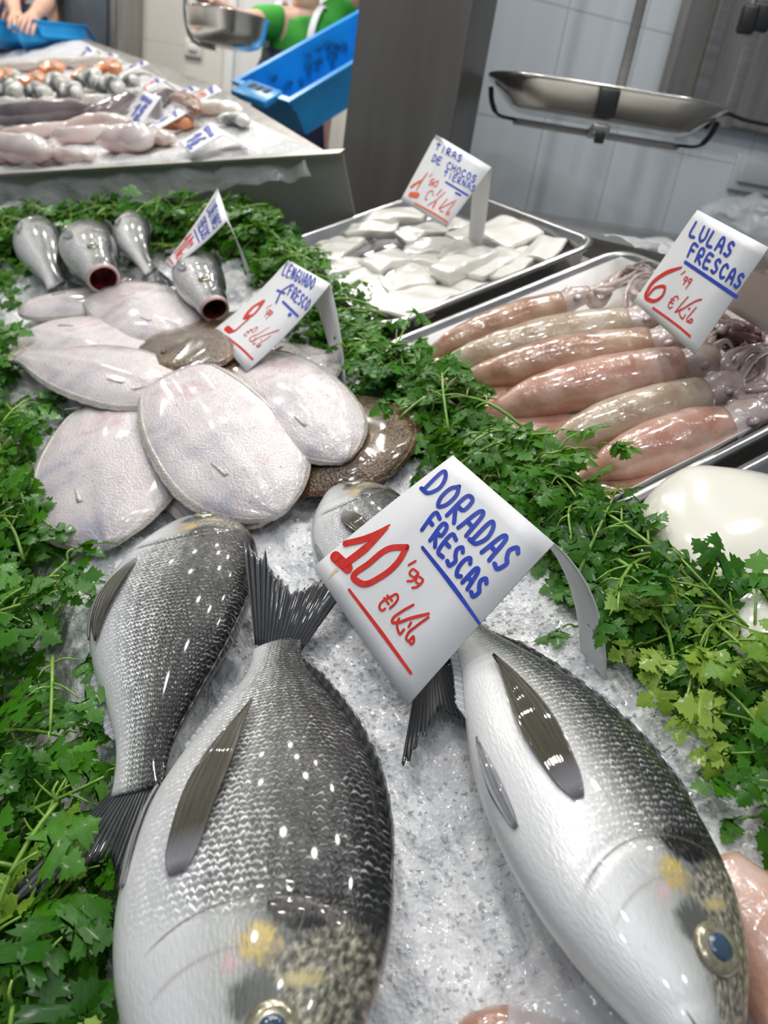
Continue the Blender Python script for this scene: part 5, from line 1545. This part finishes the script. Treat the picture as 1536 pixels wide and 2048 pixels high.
# ------------------------------------------------------------------ crates
def crate(label, o, L, Wv, D, flange=True, stains=False, group=None):
    """open fish crate: o a rim corner, L and Wv the rim edges, D down to the floor"""
    o, L, Wv, D = (np.asarray(x, float) for x in (o, L, Wv, D))
    th = Thing('fish_crate', label, 'crate', o + D, WF, group)

    def ring(k, out, dn):
        a, b = norm(L) * out, norm(Wv) * out
        P = [o - a - b, o + L + a - b, o + L + Wv + a + b, o + Wv - a + b]
        c = sum(P) / 4
        res = []
        for i in range(4):
            p, q, r = P[i - 1], P[i], P[(i + 1) % 4]
            for t in (.12, .04, 0):
                res.append(q + (p - q) * t * .7)
            for t in (.04, .12):
                res.append(q + (r - q) * t * .7)
        return [c + (x - c) * k + D * dn for x in res]
    R = [ring(.80, 0, 1.0), ring(.84, 0, .97), ring(.93, 0, .34), ring(.965, 0, .30), ring(.975, 0, .10), ring(1.0, .012, .08), ring(1.0, .014, .0), ring(.985, 0, .0), ring(.955, 0, .12), ring(.905, 0, .40), ring(.82, 0, .93), ring(.78, 0, .95)]
    th.part('shell', loft(R), M['blue_plastic'], smooth=False)
    n_ = norm(D) * -1
    l_, w_ = norm(L), norm(Wv)
    if flange:
        c = o + Wv * .5 - l_ * .012
        th.part('handle_plate', beveled(hexa([c - w_ * .075 - l_ * .055 - n_ * .016, c + w_ * .075 - l_ * .055 - n_ * .016, c + w_ * .075 + l_ * .03 - n_ * .016, c - w_ * .075 + l_ * .03 - n_ * .016],
                                            [c - w_ * .075 - l_ * .055 + n_ * .006, c + w_ * .075 - l_ * .055 + n_ * .006, c + w_ * .075 + l_ * .03 + n_ * .006, c - w_ * .075 + l_ * .03 + n_ * .006]), .004), M['blue_plastic'])
        for k in (-.045, -.012, .02):
            q = c + w_ * k - l_ * .012 + n_ * .0066
            th.part('grip_slot', hexa([q, q + w_ * .024, q + w_ * .024 + l_ * .028, q + l_ * .028], [x + n_ * .001 for x in (q, q + w_ * .024, q + w_ * .024 + l_ * .028, q + l_ * .028)]), M['navy_cloth'], smooth=False)
    if stains:
        r2 = np.random.default_rng(4)
        for k in range(22):
            far = o + Lc * r2.uniform(.12, .62) + norm(D) * .15 * r2.uniform(.22, .72) + norm(Wv) * .021
            rad = r2.uniform(.004, .014)
            V = [far + l_ * rad * r2.uniform(.6, 1.3) * math.cos(a) * 1.4 + norm(D) * rad * r2.uniform(.6, 1.3) * math.sin(a) for a in np.linspace(0, 6.28, 11, endpoint=False)]
            th.part('stain', (np.array(V), [tuple(range(11))]), M['stain_dark'], smooth=False)
    return th


cw = lambda x, y, z: RC @ np.array([x, y, z])
oA = W(475, 160, 2.45)
Lc = W(800, -22, 2.80) - oA
dw = min(np.linspace(1.9, 2.6, 141), key=lambda d: abs(np.dot(Lc, W(577, 197, d) - oA)))
Wc = W(577, 197, dw) - oA
Dc = norm(np.cross(Lc, Wc)) * .15
if Dc[2] > 0: Dc = -Dc
crate('large tilted blue plastic fish crate in front of the vendor beside the pillar', oA, Lc, Wc, Dc, True, True)
for lb, o_, L_, W_, D_ in (('small blue fish crate far left, nearest the dark fridge', W(92, 70, 3.55), cw(.165, .07, -.15), cw(.02, -.035, .16), cw(0, -.05, -.02)),
                           ('small blue fish crate at the far left picture edge', W(-14, 66, 3.6), cw(.18, .05, -.18), cw(.03, -.03, .17), cw(0, -.06, -.02)),
                           ('small blue fish crate between two others far left', W(44, 78, 3.5), cw(.10, .06, -.1), cw(.03, -.03, .14), cw(0, -.05, -.02))):
    crate(lb, o_, L_, W_, D_, False, False, 'distant blue crates')


# ------------------------------------------------------------------ seafood on the raised counter
G = np.zeros((70, 60, 3))
for i, s_ in enumerate(np.linspace(0, 1, 70)):
    for j, t_ in enumerate(np.linspace(0.006, 1, 60)):
        a = np.array([*(Lx * (1 - s_) + L1 * s_), 0]); b = np.array([-1.5 * (1 - s_) + .585 * s_, 4.6, 0])
        
        p = a * (1 - t_ ** 1.6) + b * t_ ** 1.6
        e = min(t_ / .03, (1 - s_) / .02, 1)
        G[i, j] = p + [0, 0, .081 + .012 * e + .010 * e * noise.noise(Vector((p[0] * 16, p[1] * 16, 2)))]
single('crushed_ice', (G.reshape(-1, 3), gridf(70, 60)), M['far_ice'], 'crushed ice spread over the raised counter under the far seafood', 'ice', kind='stuff')


def depth(p): return float((RC.T @ (to_w(p) - CAM))[2] * -1)


def lump(name, label, cat, pts, hw, m, group, h=.098, flat=.85, prof=((0, .45), (.15, .85), (.5, 1), (.85, .8), (1, .4)), amp=.12, ex=2.0, seed=0):
    P = [pl(x, y, h) for x, y in pts]
    d = np.mean([depth(p) for p in P]); w_ = hw * 1.28 * d / FOC
    C_ = curve(P, 22); C_[:, 2] += w_ * flat * .7
    a = ci(np.linspace(0, 1, 22), *zip(*prof)) * w_
    VF = wobble(sweep(C_, a, a * flat, n=18, ex=ex), .9 / w_, w_ * amp, seed)
    return single(name, VF, M[m], label, cat, group=group)


SM = 'seafood on the raised counter'
lump('cuttlefish', 'grey pink cuttlefish at the left picture edge on the front of the raised counter', 'cuttlefish', [(-40, 322), (30, 318), (104, 326)], 27, 'grey_pink', SM, seed=1)
lump('cuttlefish', 'pale cuttlefish head and arms next to the left one at the counter rim', 'cuttlefish', [(106, 300), (128, 318), (190, 322)], 13, 'grey_pink', SM, seed=2, amp=.35)
lump('cuttlefish', 'round grey pink cuttlefish in the middle of the counter rim', 'cuttlefish', [(208, 302), (255, 296), (305, 300)], 25, 'grey_pink', SM, seed=3)
lump('cuttlefish', 'long grey pink cuttlefish lying behind the round one', 'cuttlefish', [(112, 282), (170, 282), (232, 272)], 15, 'grey_pink', SM, seed=4)
lump('cuttlefish', 'small pale cuttlefish pieces beside the lowest price card', 'cuttlefish', [(300, 278), (325, 286), (352, 290)], 13, 'grey_pink', SM, seed=5, amp=.35)
lump('fish_fillet', 'pink fish fillet stretched along the row behind the cuttlefish', 'fish', [(-10, 284), (60, 276), (140, 262)], 13, 'pink_fish', SM, seed=6)
lump('fish_fillet', 'pink fish fillet ending by the standing price card', 'fish', [(130, 262), (190, 252), (262, 256)], 13, 'pink_fish', SM, seed=7)
lump('fish_tail', 'long dark purple fish at the left picture edge', 'fish', [(-30, 246), (60, 242), (186, 232)], 20, 'eel', SM, h=.105, seed=8)
lump('fish_tail', 'long dark purple fish pointing up to the standing price card', 'fish', [(170, 244), (220, 228), (272, 200)], 14, 'eel', SM, h=.105, seed=9)
lump('fish_tail', 'short dark purple fish between two price cards', 'fish', [(300, 226), (322, 210), (345, 196)], 14, 'eel', SM, seed=10)
for k, (x, y) in enumerate(((15, 214), (55, 217), (97, 214), (138, 218), (190, 208))):
    lump('fish_piece', 'cream fish piece in the row behind the dark fish, number %s from the left' % ('one', 'two', 'three', 'four', 'five')[k], 'fish', [(x - 22, y + 2), (x, y), (x + 22, y - 2)], 10, 'white_fish', 'row of cream fish pieces', seed=11 + k)
for k, (x, y, r) in enumerate(((18, 196, 22), (30, 172, 16), (76, 198, 20), (112, 182, 20), (142, 198, 20), (180, 176, 22), (222, 186, 20), (258, 172, 17))):
    lump('fish_steak', 'silver fish cut standing on its end, %s from the left in its row' % ('first', 'second', 'third', 'fourth', 'fifth', 'sixth', 'seventh', 'eighth')[k], 'fish', [(x - r * .9, y + 5), (x, y - 3), (x + r * .9, y + 3)], r * .72, 'silver_steak', 'row of silver fish cuts', h=.11, flat=.9, seed=20 + k, amp=.34)
for k, (x, y, r, lb) in enumerate(((12, 163, 15, 'at the left picture edge'), (68, 172, 17, 'low among the silver cuts'), (105, 146, 15, 'arching above the others'), (170, 160, 15, 'beside the middle silver cut'), (215, 148, 17, 'farthest right of its row'))):
    lump('salmon_piece', 'orange salmon piece ' + lb, 'fish', [(x - r * 1.4, y + 6), (x, y - 4), (x + r * 1.4, y + 4)], r * .75, 'orange_fish', 'orange salmon pieces', h=.12, flat=.8, seed=30 + k, amp=.22)
for k, (x, y, lb) in enumerate(((40, 142, 'left'), (120, 134, 'middle'), (190, 132, 'right'))):
    lump('white_fillet', 'flat white fish fillet behind the salmon, the %s one' % lb, 'fish', [(x - 45, y + 4), (x, y), (x + 45, y - 4)], 10, 'white_fish', SM, seed=40 + k)
lump('red_brown_fish', 'red brown fish piece arched behind the small price card', 'fish', [(345, 205), (372, 210), (400, 236)], 13, 'brown_fish', SM, h=.12, seed=45)
lump('salmon_piece', 'orange salmon piece under the small price card on the right', 'fish', [(325, 262), (352, 255), (385, 258)], 13, 'orange_fish', SM, seed=46)
lump('hake', 'pale silver fish under the farthest right price card', 'fish', [(392, 226), (440, 226), (486, 236)], 14, 'white_fish', SM, seed=47)
lump('hake', 'pale silver fish lying in front of the other right hand one', 'fish', [(436, 250), (470, 246), (498, 254)], 11, 'silver_steak', SM, seed=48)
# price cards on the raised counter
FC = [('upright price card with a blue 15 on the raised counter', (287, 184), (322, 194), (281, 252), (247, 240), (330, 246), '15', 'blue_ink'),
      ('narrow price card leaning over an orange piece on the raised counter', (357, 217), (374, 227), (306, 264), (293, 254), (402, 248), '9', 'blue_ink'),
      ('price card nearest the rim of the raised counter, reading 16', (420, 246), (448, 269), (380, 308), (357, 286), (512, 306), '16', 'blue_ink'),
      ('price card at the right end of the raised counter by the blue crate', (430, 169), (444, 182), (380, 214), (367, 201), (500, 240), '12', 'orange_ink'),
      ('low price card behind the one at the right end', (385, 173), (402, 179), (357, 198), (340, 188), (420, 190), '8', 'blue_ink'),
      ('price card in mid row above the standing one', (318, 156), (330, 162), (290, 184), (278, 172), (362, 186), '7', 'orange_ink'),
      ('price card at the far end of the right row', (290, 121), (298, 128), (252, 147), (244, 138), (334, 160), '4', 'blue_ink'),
      ('small price card far back beside the black patch', (176, 90), (194, 100), (166, 123), (153, 118), (214, 116), '1', 'blue_ink'),
      ('small price card far back, right of the farthest one', (222, 105), (238, 112), (206, 124), (194, 118), (262, 122), '2', 'orange_ink')]
for lb, F0, F1, B1, B0, Lg, dg, inkm in FC:
    b0, b1 = pl(*B0, .112), pl(*B1, .112); d0_, d1_ = depth(b0), depth(b1)
    k = 1.012
    f0, f1 = to_f(W(*F0, d0_ * k)), to_f(W(*F1, d1_ * k))
    lg = pl(*Lg, .10); l0 = lg + (f0 - f1) * .9
    C = Card('price_card', lb, f0, f1, b1, b0, l0, lg, None, legw=1.0, group='small price cards on the raised counter')
    wdm = np.linalg.norm(f1 - f0) * .05
    C.ink('lettering', [C.line([(.15 + .1 * q, .14 + .02 * q) for q in range(7)], wdm * 1.4, False, 2), C.line([(.15 + .1 * q, .2 + .05 * (q % 2)) for q in range(7)], wdm, False, 2)], M['blue_ink'], .0025)
    C.ink('price', C.word(dg, (.2, .78), (.2 + .26 * len(dg), .78), (0, -.36), wdm * 1.6, False) + [C.line([(.5 + .08 * q, .86 + .04 * (q % 2)) for q in range(5)], wdm, False, 2)], M[inkm], .0025)


# ------------------------------------------------------------------ people
def skinned(verts, edges, radii, sub=2):
    me = bpy.data.meshes.new('tmp'); me.from_pydata([tuple(v) for v in verts], edges, [])
    o = bpy.data.objects.new('tmp', me); COL.objects.link(o)
    md = o.modifiers.new('Skin', 'SKIN'); md.use_smooth_shade = True
    for i, r in enumerate(radii):
        sv = me.skin_vertices[0].data[i]
        sv.radius = (r, r) if np.isscalar(r) else r
        sv.use_root = (i == 0)
    ss = o.modifiers.new('Sub', 'SUBSURF'); ss.levels = sub; ss.render_levels = sub
    dg_ = bpy.context.evaluated_depsgraph_get(); dg_.update()
    ev = o.evaluated_get(dg_); m2 = ev.to_mesh()
    V = np.array([v.co[:] for v in m2.vertices]); F = [tuple(p.vertices) for p in m2.polygons]
    ev.to_mesh_clear(); bpy.data.objects.remove(o); bpy.data.meshes.remove(me)
    return V, F


def person(label, neck, sL, sR, armL, armR, feet_z, face, shirt, apron, strap, group=None, lean=0.0):
    """neck and shoulders as points, arms as elbow and wrist, face the horizontal way the person looks"""
    N = np.asarray(neck, float); face = norm(np.array([face[0], face[1], 0.0])); rt = np.cross(face, [0, 0, 1])
    th = Thing('person', label, 'person', (N[0], N[1], feet_z), WF, group)
    hip = N + np.array([0, 0, -.60]) - face * lean
    V, E, R = [], [], []

    def add(p, r, a=None):
        V.append(np.asarray(p, float)); R.append(r)
        if a is not None: E.append((a, len(V) - 1))
        return len(V) - 1
    pel = add(hip, (.15, .11)); be = add(hip + (N - hip) * .36, (.135, .10), pel); ch = add(hip + (N - hip) * .72, (.15, .105), be)
    nb = add(N + [0, 0, -.03], .062, ch); nk = add(N + [0, 0, .05] + face * .01, .050, nb)
    hd = add(N + [0, 0, .12] + face * .03, (.070, .082), nk); hd2 = add(N + [0, 0, .19] + face * .025, (.074, .088), hd); add(N + [0, 0, .26] + face * .01, (.05, .06), hd2)
    hands = []
    for S_, (el, wr) in ((sL, armL), (sR, armR)):
        a = add(S_, .060, ch); m_ = add((np.asarray(S_) + el) / 2, .047, a); e = add(el, .040, m_); f_ = add((np.asarray(el) + wr) / 2, .036, e); w_ = add(wr, .026, f_)
        d = norm(np.asarray(wr) - el); s_ = norm(np.cross(d, [0.2, 0.1, 1])); n_ = np.cross(s_, d)
        pm = add(np.asarray(wr) + d * .045, (.036, .018), w_)
        for q, ln in zip((-.028, -.010, .010, .027), (.060, .072, .068, .052)):
            k1 = add(np.asarray(wr) + d * .085 + s_ * q, .0095, pm); k2 = add(np.asarray(wr) + d * (.085 + ln * .55) + s_ * q * 1.1 - n_ * .012, .0085, k1); add(np.asarray(wr) + d * (.085 + ln * .9) + s_ * q * 1.1 - n_ * .034, .0075, k2)
        t1 = add(np.asarray(wr) + d * .04 + s_ * -.045, .010, pm); add(np.asarray(wr) + d * .07 + s_ * -.062 - n_ * .015, .009, t1)
    for q in (-1, 1):
        h_ = add(hip + rt * q * .085 + [0, 0, -.06], .085, pel); kn = add(np.array([*(hip + rt * q * .09)[:2], feet_z + .46]) + face * .02, .058, h_)
        an = add(np.array([*(hip + rt * q * .09)[:2], feet_z + .07]), .038, kn); add(np.array([*(hip + rt * q * .09 + face * .14)[:2], feet_z + .035]), .034, an)
    body = th.part('body', skinned(V, E, R), M['skin'])
    # face
    hc = N + np.array([0, 0, .165]) + face * .03
    for q in (-1, 1):
        ey = th.part('eye', ellipsoid(hc + face * .078 + rt * q * .032 + [0, 0, .012], (.011, .011, .008), n=12, m=8), M['white_cloth'])
        th.part('pupil', ellipsoid(hc + face * .088 + rt * q * .032 + [0, 0, .012], (.005, .005, .005), n=10, m=6), M['hair'], parent=ey)
        th.part('ear', ellipsoid(hc + rt * q * .076 - face * .01, (.012, .018, .028), n=12, m=8), M['skin'])
    th.part('nose', ellipsoid(hc + face * .088 + [0, 0, -.018], (.012, .014, .022), n=12, m=8), M['skin'])
    th.part('lips', ellipsoid(hc + face * .080 + [0, 0, -.052], (.020, .010, .007), n=14, m=8), M['lip_pink'])
    Hv = ellipsoid(hc - face * .022 + [0, 0, .035], (.092, .098, .105), n=28, m=18)
    hb = wobble(Hv, 30, .008)
    th.part('hair', hb, M['hair'])
    th.part('hair_tail', sweep(curve([hc - face * .09 + [0, 0, .02], hc - face * .11 + [0, 0, -.08], hc - face * .085 + rt * .04 + [0, 0, -.17]], 12), np.linspace(.045, .018, 12), np.linspace(.035, .012, 12), (0.9, 0.1, 0.1)), M['hair'])
    # shirt with short sleeves
    V2 = [hip + [0, 0, -.02], V[be], V[ch], N + [0, 0, -.085]]; E2 = [(0, 1), (1, 2), (2, 3)]; R2 = [(.165, .125), (.150, .115), (.160, .115), .062]
    for S_, (el, wr) in ((sL, armL), (sR, armR)):
        V2 += [np.asarray(S_), np.asarray(S_) * .35 + np.asarray(el) * .65]; k = len(V2); E2 += [(2, k - 2), (k - 2, k - 1)]; R2 += [.068, .058]
    th.part('shirt', skinned(V2, E2, R2), M[shirt])
    # trousers
    V3 = [hip + [0, 0, -.04]]; E3 = []; R3 = [(.165, .125)]
    for q in (-1, 1):
        k = len(V3); b_ = hip + rt * q * .09
        V3 += [b_ + [0, 0, -.1], np.array([*b_[:2], feet_z + .46]) + face * .02, np.array([*b_[:2], feet_z + .10])]; E3 += [(0, k), (k, k + 1), (k + 1, k + 2)]; R3 += [.098, .07, .055]
    th.part('trousers', skinned(V3, E3, R3), M['navy_cloth'])
    # apron bib and skirt wrapped round the front
    up = norm(N - hip); rows = []
    for z_, wd_, off in ((.42, .50, .150), (.34, .75, .158), (.20, 1.0, .150), (.05, 1.15, .155), (-.10, 1.2, .172), (-.40, 1.15, .165)):
        rows.append([hip + up * z_ + face * (off * math.cos(a)) + rt * (off * 1.25 * math.sin(a)) for a in np.linspace(-wd_, wd_, 13)])
    ap = th.part('apron', solid(np.array(rows), .004), M[apron])
    for q in (-1, 1):
        b_ = np.array(rows[0][0 if q < 0 else -1])
        sh = N + rt * q * .085 + [0, 0, -.030]
        th.part('apron_strap', sweep(curve([b_, b_ * .5 + sh * .5 + face * .055, sh + face * .03 + [0, 0, .022], sh - face * .07 + [0, 0, -.03]], 16), .014, .003, tuple(face)), M[strap], parent=ap)
    return th


PLAT = 0.36
struct('floor_raised', box((-6, 2.3, 0.0), (.40, BY, PLAT)), M['floor'])
nk = W(612, 6, 2.95)
person('vendor in a green T-shirt and navy apron with white straps behind the blue crate', nk, W(552, 44, 2.92), W(688, 20, 3.0), (W(482, 46, 2.75), W(424, 8, 2.62)), (W(742, -20, 2.9), W(760, -150, 2.8)),
       PLAT, (-.25, -.97), 'green_cloth', 'navy_cloth', 'white_cloth')
nk = W(62, -72, 3.7)
person('far worker in a white coat and navy apron bending over the fish at the left', nk, W(36, -46, 3.66), W(92, -50, 3.72), (W(22, -4, 3.55), W(30, 26, 3.45)), (W(92, 6, 3.62), W(66, 32, 3.45)),
       PLAT, (.1, -1), 'white_cloth', 'navy_cloth', 'white_cloth')
nk = W(8, -85, 3.9)
person('far worker in blue at the left picture edge', nk, W(-22, -58, 3.88), W(36, -58, 3.9), (W(-25, -10, 3.8), W(10, 16, 3.7)), (W(40, -8, 3.8), W(28, 20, 3.65)),
       PLAT, (.1, -1), 'blue_cloth', 'blue_cloth', 'white_cloth')
bpy.context.view_layer.update()
